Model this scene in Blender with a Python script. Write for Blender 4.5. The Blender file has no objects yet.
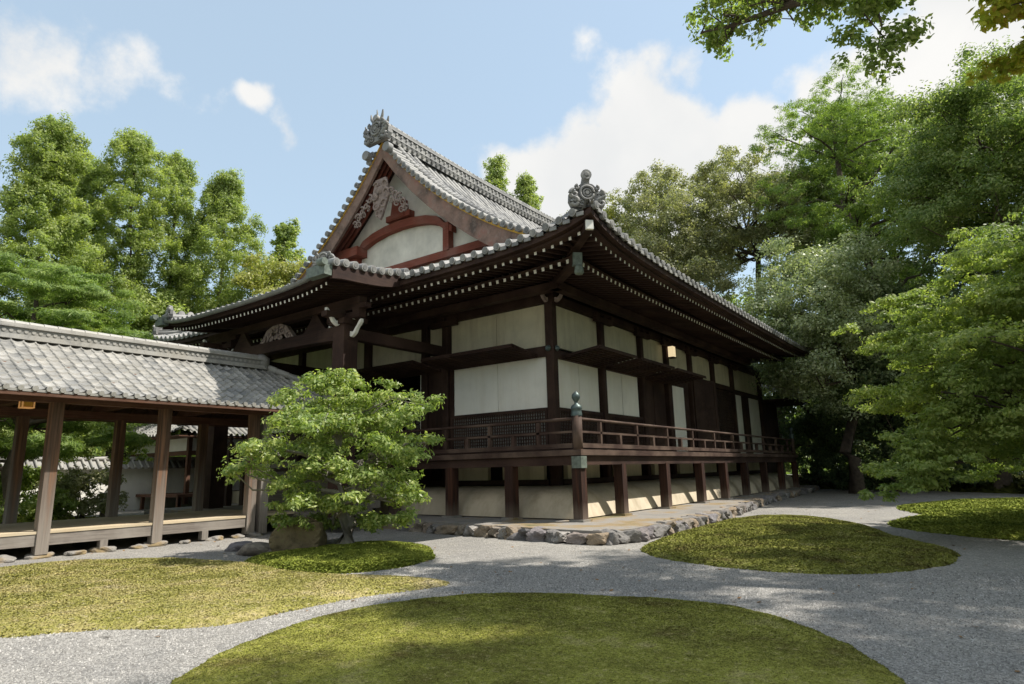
import bpy, math, random
import numpy as np
from mathutils import Vector, Matrix
random.seed(7)
rng = np.random.default_rng(7)
R = math.radians
scn = bpy.context.scene
COL = scn.collection

# ------------------------------------------------------------------ camera
def cam_axes(yaw, pitch, roll):
    f = np.array([-math.sin(yaw)*math.cos(pitch), math.cos(yaw)*math.cos(pitch), math.sin(pitch)])
    r = np.array([math.cos(yaw), math.sin(yaw), 0.0]); u = np.cross(r, f)
    return r*math.cos(roll)+u*math.sin(roll), -r*math.sin(roll)+u*math.cos(roll), f
CAM = np.array([10.5914, -16.5671, 1.6])
_r, _u, _f = cam_axes(.6321, .2003, -.0233)
cd = bpy.data.cameras.new('camera'); cam = bpy.data.objects.new('camera', cd); COL.objects.link(cam)
M = Matrix.Identity(4)
for i in range(3):
    M[i][0] = _r[i]; M[i][1] = _u[i]; M[i][2] = -_f[i]; M[i][3] = CAM[i]
cam.matrix_world = M
cd.sensor_width = 36; cd.lens = 36*632.24/1024; cd.clip_end = 3000; cd.clip_start = .05
scn.camera = cam

# ------------------------------------------------------------------ light
SUN = Vector((1.0, .74, 1.85)).normalized()
elev = math.asin(SUN.z); az = math.atan2(SUN.x, SUN.y)
sd = bpy.data.lights.new('sun', 'SUN'); sun = bpy.data.objects.new('sun', sd); COL.objects.link(sun)
sd.energy = 3.05; sd.angle = R(.55); sd.color = (1.0, .95, .87)
sun.rotation_euler = SUN.to_track_quat('Z', 'Y').to_euler()
w = bpy.data.worlds.new('World'); scn.world = w; w.use_nodes = True
nt = w.node_tree; N = nt.nodes; L = nt.links
for n in list(N): N.remove(n)
out = N.new('ShaderNodeOutputWorld'); bg = N.new('ShaderNodeBackground'); bg.inputs[1].default_value = .15
sky = N.new('ShaderNodeTexSky'); sky.sky_type = 'NISHITA'; sky.sun_disc = False
sky.sun_elevation = elev; sky.sun_rotation = az; sky.air_density = 1.3; sky.dust_density = 1.0; sky.ozone_density = 1.2
tc = N.new('ShaderNodeTexCoord')
# clouds: patches of broken noise round the directions in view, plus added unseen ones
BL = [(-.48,.78,.40,.13,1.),(-.42,.81,.41,.14,1.),(-.47,.765,.435,.15,1.),(-.515,.735,.44,.11,1.),(-.44,.76,.465,.11,.9),(-.375,.79,.48,.12,.95),(-.284,.848,.435,.15,1.),(-.363,.83,.423,.2,1.),(-.202,.883,.424,.15,1.),(-.33,.79,.47,.15,1.),
      (-.297,.785,.548,.075,.5),(-.25,.80,.535,.06,.48),(-.391,.702,.595,.05,.36),(-.085,.89,.447,.14,.95),(.038,.884,.465,.17,1.),(.079,.873,.481,.17,.95),(-.023,.88,.475,.1,.8),(.06,.83,.55,.12,.9),
      (-.833,.228,.504,.13,.5),(-.841,.191,.506,.14,.5),(-.813,.299,.499,.10,.46),(-.746,.434,.505,.035,.42),(-.739,.475,.478,.05,.5),
      (.8,.1,.6,.6,.9),(.5,-.6,.5,.7,.9),(-.2,-.8,.5,.7,.9),(.2,-.2,.95,.35,.9)]  # last row: big unseen clouds behind and overhead, added to brighten the fill
def vmath(op, a, b=None):
    n = N.new('ShaderNodeVectorMath'); n.operation = op
    if op == 'SCALE': n.inputs['Scale'].default_value = .15
    L.new(a, n.inputs[0])
    if b is not None:
        if isinstance(b, tuple): n.inputs[1].default_value = b
        else: L.new(b, n.inputs[1])
    return n
def fmath(op, a, b=None, c=None):
    n = N.new('ShaderNodeMath'); n.operation = op
    for i, s in enumerate((a, b, c)):
        if s is None: continue
        if isinstance(s, (int, float)): n.inputs[i].default_value = s
        else: L.new(s, n.inputs[i])
    return n.outputs[0]
d = vmath('NORMALIZE', tc.outputs['Generated']).outputs[0]
noise = N.new('ShaderNodeTexNoise'); noise.inputs['Scale'].default_value = 7; noise.inputs['Detail'].default_value = 9; noise.inputs['Roughness'].default_value = .6
L.new(d, noise.inputs['Vector'])
dz_ = N.new('ShaderNodeTexNoise'); dz_.inputs['Scale'].default_value = 4.0; dz_.inputs['Detail'].default_value = 4; L.new(d, dz_.inputs['Vector'])
dw = vmath('ADD', d, vmath('SCALE', vmath('SUBTRACT', dz_.outputs['Color'], (.5, .5, .5)).outputs[0]).outputs[0]).outputs[0]
acc = None
for (x, y, z, r, s) in BL:
    v = Vector((x, y, z)).normalized()
    dn = vmath('DISTANCE', dw, tuple(v))
    mr = N.new('ShaderNodeMapRange'); mr.interpolation_type = 'SMOOTHSTEP'
    mr.inputs[1].default_value = 0; mr.inputs[2].default_value = r; mr.inputs[3].default_value = s; mr.inputs[4].default_value = 0
    L.new(dn.outputs['Value'], mr.inputs[0])
    acc = mr.outputs[0] if acc is None else fmath('MAXIMUM', acc, mr.outputs[0])
fld = fmath('ADD', fmath('MULTIPLY', acc, .95), fmath('MULTIPLY', fmath('SUBTRACT', noise.outputs[0], .5), 1.35))
mask = N.new('ShaderNodeMapRange'); mask.interpolation_type = 'SMOOTHSTEP'
mask.inputs[1].default_value = .24; mask.inputs[2].default_value = .54; L.new(fld, mask.inputs[0])
n2 = N.new('ShaderNodeTexNoise'); n2.inputs['Scale'].default_value = 3.5; n2.inputs['Detail'].default_value = 5; L.new(d, n2.inputs['Vector'])
cr = N.new('ShaderNodeValToRGB'); cr.color_ramp.elements[0].position = .3; cr.color_ramp.elements[0].color = (2.3, 2.35, 2.38, 1)
cr.color_ramp.elements[1].position = .62; cr.color_ramp.elements[1].color = (2.8, 2.77, 2.7, 1); L.new(n2.outputs[0], cr.inputs[0])
pale = N.new('ShaderNodeMixRGB'); pale.inputs[0].default_value = .74; pale.inputs[2].default_value = (1.38, 1.70, 1.90, 1)
L.new(sky.outputs[0], pale.inputs[1])
mx = N.new('ShaderNodeMixRGB'); L.new(mask.outputs[0], mx.inputs[0]); L.new(pale.outputs[0], mx.inputs[1]); L.new(cr.outputs[0], mx.inputs[2])
L.new(mx.outputs[0], bg.inputs[0]); L.new(bg.outputs[0], out.inputs[0])
scn.view_settings.view_transform = 'Standard'; scn.view_settings.look = 'None'
scn.view_settings.exposure = 1.22; scn.view_settings.gamma = 1.0; scn.view_settings.use_curve_mapping = False
scn.render.engine = 'CYCLES'
scn.cycles.max_bounces = 7; scn.cycles.diffuse_bounces = 4; scn.cycles.transmission_bounces = 4; scn.cycles.transparent_max_bounces = 4

# ------------------------------------------------------------------ materials
def new_mat(name, rough=.8, spec=.3):
    m = bpy.data.materials.new(name); m.use_nodes = True
    b = m.node_tree.nodes['Principled BSDF']; b.inputs['Roughness'].default_value = rough
    b.inputs['Specular IOR Level'].default_value = spec
    return m, m.node_tree, b
def nz(t, scale, detail=5, rough=.55, vec=None, mapping=None, dist=0):
    n = t.nodes.new('ShaderNodeTexNoise'); n.inputs['Scale'].default_value = scale; n.inputs['Detail'].default_value = detail
    n.inputs['Roughness'].default_value = rough; n.inputs['Distortion'].default_value = dist
    tcn = t.nodes.new('ShaderNodeTexCoord')
    if mapping:
        mp = t.nodes.new('ShaderNodeMapping'); mp.inputs['Scale'].default_value = mapping
        t.links.new(tcn.outputs['Object'], mp.inputs[0]); t.links.new(mp.outputs[0], n.inputs['Vector'])
    else: t.links.new(tcn.outputs['Object'], n.inputs['Vector'])
    return n.outputs[0]
def ramp(t, src, stops):
    r = t.nodes.new('ShaderNodeValToRGB'); e = r.color_ramp.elements
    while len(e) < len(stops): e.new(.5)
    for i, (p, c) in enumerate(stops): e[i].position = p; e[i].color = (*c, 1)
    t.links.new(src, r.inputs[0]); return r.outputs[0]
def mixc(t, fac, a, b, mode='MIX'):
    m = t.nodes.new('ShaderNodeMixRGB'); m.blend_type = mode
    for i, s in enumerate((fac, a, b)):
        if isinstance(s, (int, float)): m.inputs[i].default_value = s
        elif isinstance(s, tuple): m.inputs[i].default_value = (*s, 1)
        else: t.links.new(s, m.inputs[i])
    return m.outputs[0]
def bump(t, b, src, strength=.5, dist=.02):
    n = t.nodes.new('ShaderNodeBump'); n.inputs['Strength'].default_value = strength; n.inputs['Distance'].default_value = dist
    t.links.new(src, n.inputs['Height']); t.links.new(n.outputs[0], b.inputs['Normal'])
MATS = {}
def wood(key, dark, light, axis='z', rough=.75, worn=None):
    m, t, b = new_mat(key, rough, .25)
    sc = {'x': (.6, 14, 14), 'y': (14, .6, 14), 'z': (14, 14, .6)}[axis]
    g = nz(t, 2.2, 6, .65, mapping=sc, dist=.3)
    c = ramp(t, g, [(.3, dark), (.7, light)])
    big = nz(t, .9, 4, .6)
    c = mixc(t, ramp(t, big, [(.42, (0, 0, 0)), (.66, (.6, .6, .6))]), c, worn or tuple(min(1, x*1.9+.01) for x in light))
    t.links.new(c, b.inputs['Base Color']); bump(t, b, g, .35, .01)
    MATS[key] = m; return m
DK, DL = (.014, .0075, .0058), (.044, .021, .015)
for ax in 'xyz': wood('hall_wood_'+ax, DK, DL, ax, worn=(.085, .05, .036))
for ax in 'xyz': wood('weathered_wood_'+ax, (.022, .013, .010), (.075, .042, .031), ax, worn=(.17, .12, .09))
for ax in 'xyz': wood('corridor_wood_'+ax, (.055, .026, .016), (.14, .065, .038), ax, worn=(.17, .10, .07))
for ax in 'xyz': wood('grey_wood_'+ax, (.13, .11, .095), (.27, .235, .2), ax, worn=(.34, .31, .27))
wood('deck_wood', (.42, .33, .21), (.62, .51, .35), 'y', worn=(.52, .45, .34))
wood('red_wood', (.16, .045, .03), (.28, .08, .05), 'x', worn=(.28, .15, .12))
def post_wood(key, dark, light, foot, z0, z1):
    m, t, b = new_mat(key, .8, .25)
    g = nz(t, 2.2, 6, .65, mapping=(14, 14, .6), dist=.3); c = ramp(t, g, [(.3, dark), (.7, light)])
    streak = nz(t, 1.0, 4, .6, mapping=(9, 9, .35))
    c = mixc(t, ramp(t, streak, [(.5, (0, 0, 0)), (.68, (.7, .7, .7))]), c, (light[0]*2.0, light[1]*1.7, light[2]*1.4))
    tcn = t.nodes.new('ShaderNodeTexCoord'); sp = t.nodes.new('ShaderNodeSeparateXYZ'); t.links.new(tcn.outputs['Object'], sp.inputs[0])
    a = t.nodes.new('ShaderNodeMath'); a.operation = 'MULTIPLY_ADD'; t.links.new(streak, a.inputs[0]); a.inputs[1].default_value = (z1-z0)*1.6; t.links.new(sp.outputs[2], a.inputs[2])
    mr = t.nodes.new('ShaderNodeMapRange'); mr.inputs[1].default_value = z0+(z1-z0)*.8; mr.inputs[2].default_value = z1+(z1-z0)*.8; mr.inputs[3].default_value = 1; mr.inputs[4].default_value = 0; t.links.new(a.outputs[0], mr.inputs[0])
    ft = ramp(t, g, [(.3, tuple(x*.7 for x in foot)), (.7, foot)])
    c = mixc(t, mr.outputs[0], c, ft); t.links.new(c, b.inputs['Base Color']); bump(t, b, g, .35, .01); MATS[key] = m
post_wood('veranda_post_wood', DK, (.05, .023, .015), (.16, .12, .095), .3, .75)
post_wood('corridor_post_wood', (.055, .035, .024), (.145, .088, .058), (.29, .25, .21), .4, 2.1)  # paler lower part paints the sunlit reach into the weathered colour
def plain(key, col, rough=.8, var=.12, scale=2, spec=.3, metal=0, bmp=0):
    m, t, b = new_mat(key, rough, spec); b.inputs['Metallic'].default_value = metal
    g = nz(t, scale, 6, .6)
    c = ramp(t, g, [(.3, tuple(x*(1-var) for x in col)), (.7, tuple(min(1, x*(1+var)) for x in col))])
    t.links.new(c, b.inputs['Base Color'])
    if bmp: bump(t, b, nz(t, scale*9, 4), bmp, .01)
    MATS[key] = m; return m
plain('cream_plaster', (.64, .58, .42), .9, .10, 1.1, bmp=.15)
plain('paper_white', (.86, .84, .77), .85, .05, .8)
plain('gable_plaster', (.74, .71, .63), .9, .18, 1.3)
plain('base_plaster', (.50, .43, .32), .9, .14, 1.0, bmp=.2)
plain('white_paint', (.78, .76, .70), .7, .08, 6)
plain('white_wall', (.74, .72, .66), .85, .08, 1)
plain('dark_inside', (.012, .010, .009), .9, .1)
plain('bronze', (.09, .12, .115), .45, .25, 9, spec=.5, metal=.5)
plain('patina', (.135, .16, .135), .6, .4, 9)
plain('gutter_metal', (.16, .165, .155), .5, .2, 6, spec=.5)
plain('ochre', (.55, .33, .06), .7, .1, 3)
plain('carved_grey', (.27, .21, .185), .85, .35, 7, bmp=.5)
plain('brick_dark', (.05, .04, .035), .8, .2)
plain('lattice_back', (.15, .145, .13), .85, .15, 1.5)
def streaky(key, col, stain, amt):
    m = MATS[key]; t = m.node_tree; b = t.nodes['Principled BSDF']; src = b.inputs['Base Color'].links[0].from_socket
    st = nz(t, 1.0, 7, .7, mapping=(2.6, 2.6, .30)); c = mixc(t, ramp(t, st, [(.46, (0, 0, 0)), (.78, (amt, amt, amt))]), src, stain)
    bl = nz(t, 1.7, 6, .65); c = mixc(t, ramp(t, bl, [(.5, (0, 0, 0)), (.75, (amt*.7,)*3)]), c, tuple(x*.7 for x in col)); t.links.new(c, b.inputs['Base Color'])
streaky('cream_plaster', (.64, .58, .42), (.34, .27, .17), .6); streaky('base_plaster', (.47, .39, .27), (.25, .19, .12), .7); streaky('paper_white', (.86, .84, .77), (.62, .56, .44), .35)
streaky('gable_plaster', (.74, .71, .63), (.50, .45, .38), .3); streaky('white_wall', (.74, .72, .66), (.45, .42, .36), .4)
def m_barge():
    m, t, b = new_mat('bargeboard_paint', .8, .25)
    g = nz(t, 1.1, 7, .65)
    c = ramp(t, g, [(.38, (.10, .075, .062)), (.46, (.19, .125, .10)), (.56, (.26, .17, .135)), (.68, (.30, .135, .105))])
    g2 = nz(t, 6, 5, .7); c = mixc(t, ramp(t, g2, [(.5, (0, 0, 0)), (.75, (.5, .5, .5))]), c, (.36, .30, .27))
    t.links.new(c, b.inputs['Base Color']); bump(t, b, g2, .2, .01); MATS['barge'] = m
m_barge()
def m_tile(key, a, bcol, sp):
    m, t, b = new_mat(key, .62, .4)
    at = t.nodes.new('ShaderNodeAttribute'); at.attribute_name = 'tone'
    c = ramp(t, at.outputs['Fac'], [(0, a), (.55, tuple((x+y)/2 for x, y in zip(a, bcol))), (1, bcol)])
    g = nz(t, 1.3, 6, .7); c = mixc(t, ramp(t, g, [(.42, (0, 0, 0)), (.66, (.8, .8, .8))]), c, sp); gd = nz(t, .8, 7, .75); c = mixc(t, ramp(t, gd, [(.52, (0, 0, 0)), (.7, (.75, .75, .75))]), c, tuple(x*.7 for x in a))
    g2 = nz(t, 26, 5, .7); c = mixc(t, ramp(t, g2, [(.55, (0, 0, 0)), (.75, (.6, .6, .6))]), c, tuple(x*.45 for x in a))
    t.links.new(c, b.inputs['Base Color']); bump(t, b, g2, .25, .008); MATS[key] = m
m_tile('tile', (.10, .10, .10), (.29, .285, .275), (.38, .37, .34))
m_tile('corridor_tile', (.15, .15, .145), (.38, .365, .335), (.31, .29, .25))
def m_stone():
    m, t, b = new_mat('rough_stone', .85, .3)
    rp = t.nodes.new('ShaderNodeObjectInfo')
    c = ramp(t, rp.outputs['Random'], [(0, (.15, .145, .15)), (.3, (.22, .21, .20)), (.55, (.30, .235, .165)), (.75, (.20, .19, .21)), (1, (.36, .34, .31))])
    g = nz(t, 7, 7, .7); c = mixc(t, .75, c, ramp(t, g, [(.3, (.35, .35, .35)), (.7, (1.25, 1.2, 1.15))]), 'MULTIPLY')
    t.links.new(c, b.inputs['Base Color']); bump(t, b, g, .7, .03); MATS['stone'] = m
m_stone()
def m_mossrock():
    m, t, b = new_mat('mossy_rock', .9, .2)
    g = nz(t, 5, 7, .7); c = ramp(t, g, [(.3, (.08, .065, .04)), (.55, (.19, .15, .09)), (.75, (.13, .15, .05))])
    t.links.new(c, b.inputs['Base Color']); bump(t, b, g, .8, .04); MATS['mossrock'] = m
m_mossrock()
def m_terrace():
    m, t, b = new_mat('terrace_earth', .9, .2)
    g = nz(t, .8, 6, .6); c = ramp(t, g, [(.32, (.20, .19, .175)), (.5, (.27, .25, .225)), (.6, (.27, .20, .11)), (.72, (.13, .13, .07))])
    g2 = nz(t, 30, 5, .7); c = mixc(t, .5, c, ramp(t, g2, [(.3, (.6, .6, .6)), (.7, (1.2, 1.2, 1.2))]), 'MULTIPLY')
    t.links.new(c, b.inputs['Base Color']); bump(t, b, g2, .6, .02); MATS['terrace'] = m
m_terrace()
def m_gravel():
    m, t, b = new_mat('gravel', .9, .25)
    tcn = t.nodes.new('ShaderNodeTexCoord')
    v = t.nodes.new('ShaderNodeTexVoronoi'); v.inputs['Scale'].default_value = 60; t.links.new(tcn.outputs['Object'], v.inputs['Vector'])
    v2 = t.nodes.new('ShaderNodeTexVoronoi'); v2.inputs['Scale'].default_value = 19; t.links.new(tcn.outputs['Object'], v2.inputs['Vector'])
    sep = t.nodes.new('ShaderNodeSeparateColor'); t.links.new(v.outputs['Color'], sep.inputs[0])
    c = ramp(t, sep.outputs[0], [(0, (.16, .152, .14)), (.5, (.268, .256, .236)), (1, (.41, .392, .36))])
    g = nz(t, .55, 6, .6); c = mixc(t, .8, c, ramp(t, g, [(.3, (.78, .78, .79)), (.7, (1.12, 1.1, 1.06))]), 'MULTIPLY')
    g3 = nz(t, 4.0, 6, .7); c = mixc(t, .8, c, ramp(t, g3, [(.3, (.82, .82, .82)), (.7, (1.14, 1.14, 1.14))]), 'MULTIPLY')
    t.links.new(c, b.inputs['Base Color'])
    h = t.nodes.new('ShaderNodeMath'); h.operation = 'ADD'
    t.links.new(v.outputs['Distance'], h.inputs[0]); t.links.new(v2.outputs['Distance'], h.inputs[1])
    inv = t.nodes.new('ShaderNodeMath'); inv.operation = 'MULTIPLY'; inv.inputs[1].default_value = -1; t.links.new(h.outputs[0], inv.inputs[0])
    bump(t, b, inv.outputs[0], .65, .015); MATS['gravel'] = m
m_gravel()
def m_moss(key, cols):
    m, t, b = new_mat(key, .95, .1)
    g = nz(t, 1.1, 8, .72); c = ramp(t, g, [(.33, cols[0]), (.46, cols[1]), (.58, cols[2]), (.70, cols[3])])
    sp_ = nz(t, 55, 3, .8); c = mixc(t, ramp(t, sp_, [(.66, (0, 0, 0)), (.76, (.7, .7, .7))]), c, (.24, .15, .06)); fine = nz(t, 13, 7, .8); c = mixc(t, ramp(t, fine, [(.53, (0, 0, 0)), (.64, (.8, .8, .8))]), c, cols[3]); c = mixc(t, ramp(t, fine, [(.34, (.85, .85, .85)), (.46, (0, 0, 0))]), c, tuple(x*.85 for x in cols[0]))
    g2 = nz(t, 38, 5, .75); c = mixc(t, .8, c, ramp(t, g2, [(.3, (.42, .42, .42)), (.7, (1.55, 1.5, 1.4))]), 'MULTIPLY')
    geo = t.nodes.new('ShaderNodeNewGeometry'); c = mixc(t, .6, c, ramp(t, geo.outputs['Random Per Island'], [(0, (.6, .62, .6)), (.8, (1.15, 1.12, 1.05)), (1, (1.8, 1.6, 1.3))]), 'MULTIPLY')
    t.links.new(c, b.inputs['Base Color']); bump(t, b, g2, 1.0, .045); MATS[key] = m
m_moss('moss', [(.13, .11, .04), (.20, .215, .05), (.29, .315, .07), (.42, .39, .19)])
m_moss('dry_moss', [(.22, .22, .06), (.34, .33, .10), (.45, .40, .18), (.52, .46, .33)])
m_moss('green_moss', [(.11, .145, .03), (.21, .265, .045), (.31, .36, .07), (.40, .42, .12)])
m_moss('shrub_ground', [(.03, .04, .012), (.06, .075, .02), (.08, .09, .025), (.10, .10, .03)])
def m_leaf(key, c0, c1, c2, trans=.35, rough=.5):
    m = bpy.data.materials.new(key); m.use_nodes = True; t = m.node_tree
    for n in list(t.nodes): t.nodes.remove(n)
    o = t.nodes.new('ShaderNodeOutputMaterial'); p = t.nodes.new('ShaderNodeBsdfPrincipled'); tr = t.nodes.new('ShaderNodeBsdfTranslucent')
    p.inputs['Roughness'].default_value = rough; p.inputs['Specular IOR Level'].default_value = .35
    geo = t.nodes.new('ShaderNodeNewGeometry')
    c = ramp(t, geo.outputs['Random Per Island'], [(0, c0), (.55, c1), (1, c2)])
    g = nz(t, .7, 4, .6); c = mixc(t, .7, c, ramp(t, g, [(.35, (.72, .8, .75)), (.65, (1.2, 1.12, 1.0))]), 'MULTIPLY')
    t.links.new(c, p.inputs['Base Color'])
    c2n = mixc(t, 1.0, c, (1.25, 1.35, .6), 'MULTIPLY'); t.links.new(c2n, tr.inputs['Color'])
    mxs = t.nodes.new('ShaderNodeMixShader'); mxs.inputs[0].default_value = trans
    t.links.new(p.outputs[0], mxs.inputs[1]); t.links.new(tr.outputs[0], mxs.inputs[2]); t.links.new(mxs.outputs[0], o.inputs[0])
    MATS[key] = m
m_leaf('leaf_cedar', (.20, .26, .085), (.32, .385, .13), (.45, .50, .20), .5)
m_leaf('leaf_pine', (.13, .20, .055), (.22, .31, .085), (.34, .42, .13), .45)
m_leaf('leaf_shrub', (.16, .23, .065), (.28, .36, .11), (.48, .52, .21), .45, .4)
m_leaf('leaf_maple', (.20, .265, .08), (.30, .37, .115), (.42, .46, .18), .5)
m_leaf('leaf_yellow', (.36, .40, .07), (.52, .50, .09), (.52, .36, .10), .6)
m_leaf('leaf_grey', (.22, .235, .13), (.32, .33, .19), (.43, .42, .29), .4)
m_leaf('leaf_glossy', (.20, .25, .13), (.33, .38, .22), (.52, .55, .40), .35, .35)
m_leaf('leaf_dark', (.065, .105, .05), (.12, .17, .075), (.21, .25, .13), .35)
m_leaf('leaf_mid', (.13, .19, .06), (.22, .29, .10), (.35, .39, .18), .5)
m_leaf('leaf_over', (.17, .23, .07), (.27, .34, .11), (.42, .46, .20), .55)
m_leaf('leaf_lime', (.22, .25, .06), (.33, .34, .09), (.42, .41, .16), .4)
plain('bark', (.085, .065, .05), .9, .4, 5, bmp=.8)
plain('bark_grey', (.22, .20, .17), .9, .35, 6, bmp=.8)

# ------------------------------------------------------------------ mesh helpers
class MB:
    def __init__(s): s.v = []; s.f = []; s.m = []; s.tone = []; s.sm = []
    def add(s, vs, fs, mi=0, tone=.5, smooth=False):
        o = len(s.v); s.v += [tuple(p) for p in vs]
        for f in fs:
            s.f.append(tuple(i+o for i in f)); s.m.append(mi); s.tone.append(tone); s.sm.append(smooth)
    def box(s, x0, x1, y0, y1, z0, z1, mi=0, tone=.5):
        vs = [(x0,y0,z0),(x1,y0,z0),(x1,y1,z0),(x0,y1,z0),(x0,y0,z1),(x1,y0,z1),(x1,y1,z1),(x0,y1,z1)]
        s.add(vs, [(0,3,2,1),(4,5,6,7),(0,1,5,4),(1,2,6,5),(2,3,7,6),(3,0,4,7)], mi, tone)
    def beam(s, p, q, wd, h, up=(0,0,1), mi=0, mend=None, taper=1.0):
        p = Vector(p); q = Vector(q); d = (q-p).normalized(); sd_ = d.cross(Vector(up)).normalized(); u = sd_.cross(d).normalized()
        vs = []
        for c, k in ((p, 1.0), (q, taper)):
            for a, b in ((-1,-1),(1,-1),(1,1),(-1,1)): vs.append(c+sd_*a*wd/2*k+u*b*h/2*k)
        s.add(vs, [(0,4,5,1),(1,5,6,2),(2,6,7,3),(3,7,4,0),(0,1,2,3)], mi)
        s.add(vs[4:], [(0,3,2,1)], mi if mend is None else mend)
    def tube(s, pts, rad, n=8, mi=0, cap=True, tone=.5):
        pts = [Vector(p) for p in pts]; m = len(pts)
        if not hasattr(rad, '__len__'): rad = [rad]*m
        vs = []; ref = Vector((0, 0, 1))
        for i, p in enumerate(pts):
            d = (pts[min(i+1, m-1)]-pts[max(i-1, 0)]).normalized()
            a = d.cross(ref)
            if a.length < .1: a = d.cross(Vector((1, 0, 0)))
            a.normalize(); b = a.cross(d)
            for k in range(n):
                t = 2*math.pi*k/n; vs.append(p+(a*math.cos(t)+b*math.sin(t))*rad[i])
        fs = [(i*n+k, i*n+(k+1)%n, (i+1)*n+(k+1)%n, (i+1)*n+k) for i in range(m-1) for k in range(n)]
        s.add(vs, fs, mi, tone, True)
        if cap: s.add(vs[:n], [tuple(range(n))[::-1]], mi, tone); s.add(vs[-n:], [tuple(range(n))], mi, tone)
    def lathe(s, c, prof, n=16, mi=0):
        vs = []
        for r, z in prof:
            for k in range(n): t = 2*math.pi*k/n; vs.append((c[0]+r*math.cos(t), c[1]+r*math.sin(t), c[2]+z))
        fs = [(i*n+k, i*n+(k+1)%n, (i+1)*n+(k+1)%n, (i+1)*n+k) for i in range(len(prof)-1) for k in range(n)]
        s.add(vs, fs, mi, .5, True)
    def grid(s, P, mi=0, tones=None, smooth=False, flip=False):
        ny, nx = P.shape[:2]; o = len(s.v); s.v += [tuple(p) for p in P.reshape(-1, 3)]
        for j in range(ny-1):
            for i in range(nx-1):
                a = o+j*nx+i; f = (a, a+1, a+nx+1, a+nx)
                s.f.append(f[::-1] if flip else f); s.m.append(mi); s.tone.append(.5 if tones is None else float(tones[j, i])); s.sm.append(smooth)
    def prism(s, poly, axis, a, b, mi=0):
        # polygon of 2D points extruded along axis from a to b
        n = len(poly)
        def P(u, v, t): return {'x': (t, u, v), 'y': (u, t, v), 'z': (u, v, t)}[axis]
        vs = [P(u, v, a) for u, v in poly]+[P(u, v, b) for u, v in poly]
        s.add(vs, [tuple(range(n)), tuple(range(n, 2*n))[::-1]]+[(i, (i+1) % n+0, (i+1) % n+n, i+n) for i in range(n)], mi)
    def strip(s, top, bot, axis, a, b, mi=0):
        # curved board: two polylines (u,v) same length, extruded
        def P(p, t): return {'x': (t, p[0], p[1]), 'y': (p[0], t, p[1])}[axis]
        n = len(top); vs = []
        for i in range(n): vs += [P(top[i], a), P(bot[i], a), P(top[i], b), P(bot[i], b)]
        fs = []
        for i in range(n-1):
            o = 4*i; q = o+4
            fs += [(o, q, q+1, o+1), (o+2, o+3, q+3, q+2), (o, o+2, q+2, q), (o+1, q+1, q+3, o+3)]
        fs += [(0, 1, 3, 2), (4*n-4, 4*n-2, 4*n-1, 4*n-3)]
        s.add(vs, fs, mi)
    def build(s, name, mats, parent=None, loc=(0, 0, 0)):
        me = bpy.data.meshes.new(name); me.from_pydata(s.v, [], s.f)
        if not isinstance(mats, (list, tuple)): mats = [mats]
        for m in mats: me.materials.append(MATS[m] if isinstance(m, str) else m)
        me.polygons.foreach_set('material_index', s.m); me.polygons.foreach_set('use_smooth', s.sm)
        at = me.attributes.new('tone', 'FLOAT', 'FACE'); at.data.foreach_set('value', s.tone)
        me.update(); o = bpy.data.objects.new(name, me); COL.objects.link(o); o.location = loc
        if parent: o.parent = parent
        return o
def tag(o, label=None, cat=None, group=None, kind=None):
    if label: o['label'] = label
    if cat: o['category'] = cat
    if group: o['group'] = group
    if kind: o['kind'] = kind
    return o
def thing(name, label, cat, loc=(0, 0, 0), group=None, rz=0):
    o = bpy.data.objects.new(name, None); COL.objects.link(o); o.location = loc; o.rotation_euler = (0, 0, rz); o.empty_display_size = .2
    return tag(o, label, cat, group)
def cp(o, parent, loc=None, rot=None):
    c = o.copy(); COL.objects.link(c); c.parent = parent
    if loc is not None: c.location = loc
    if rot is not None: c.rotation_euler = rot
    return c
def smooth_noise(x, y, s=1.0, seed=0):
    r = np.random.default_rng(seed); z = np.zeros_like(x, dtype=float)
    for o in range(5):
        for k in range(3):
            a = r.uniform(0, 6.28); f = (2**o)/s*r.uniform(.7, 1.3); ph = r.uniform(0, 6.28)
            z += np.sin((x*math.cos(a)+y*math.sin(a))*f+ph)/(1.8**o)/3
    return z

# ------------------------------------------------------------------ ground
g = MB(); g.box(-400, 400, -300, 500, -.3, 0)
tag(g.build('gravel_ground', 'gravel'), kind='structure')
def chaikin(p, it=3):
    p = np.array(p, float)
    for _ in range(it):
        q = np.roll(p, -1, 0); a = p*.75+q*.25; b = p*.25+q*.75
        p = np.stack([a, b], 1).reshape(-1, 2)
    return p
def inside(P, poly):
    x, y = P[:, 0], P[:, 1]; c = np.zeros(len(P), bool); n = len(poly); j = n-1
    for i in range(n):
        xi, yi = poly[i]; xj, yj = poly[j]
        c ^= ((yi > y) != (yj > y)) & (x < (xj-xi)*(y-yi)/(yj-yi+1e-12)+xi); j = i
    return c
def edge_dist(P, poly):
    d = np.full(len(P), 1e9)
    for i in range(len(poly)):
        a = poly[i-1]; b = poly[i]; ab = b-a; t = np.clip(((P-a)@ab)/(ab@ab+1e-12), 0, 1)
        d = np.minimum(d, np.hypot(*(P-(a+t[:, None]*ab)).T))
    return d
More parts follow.
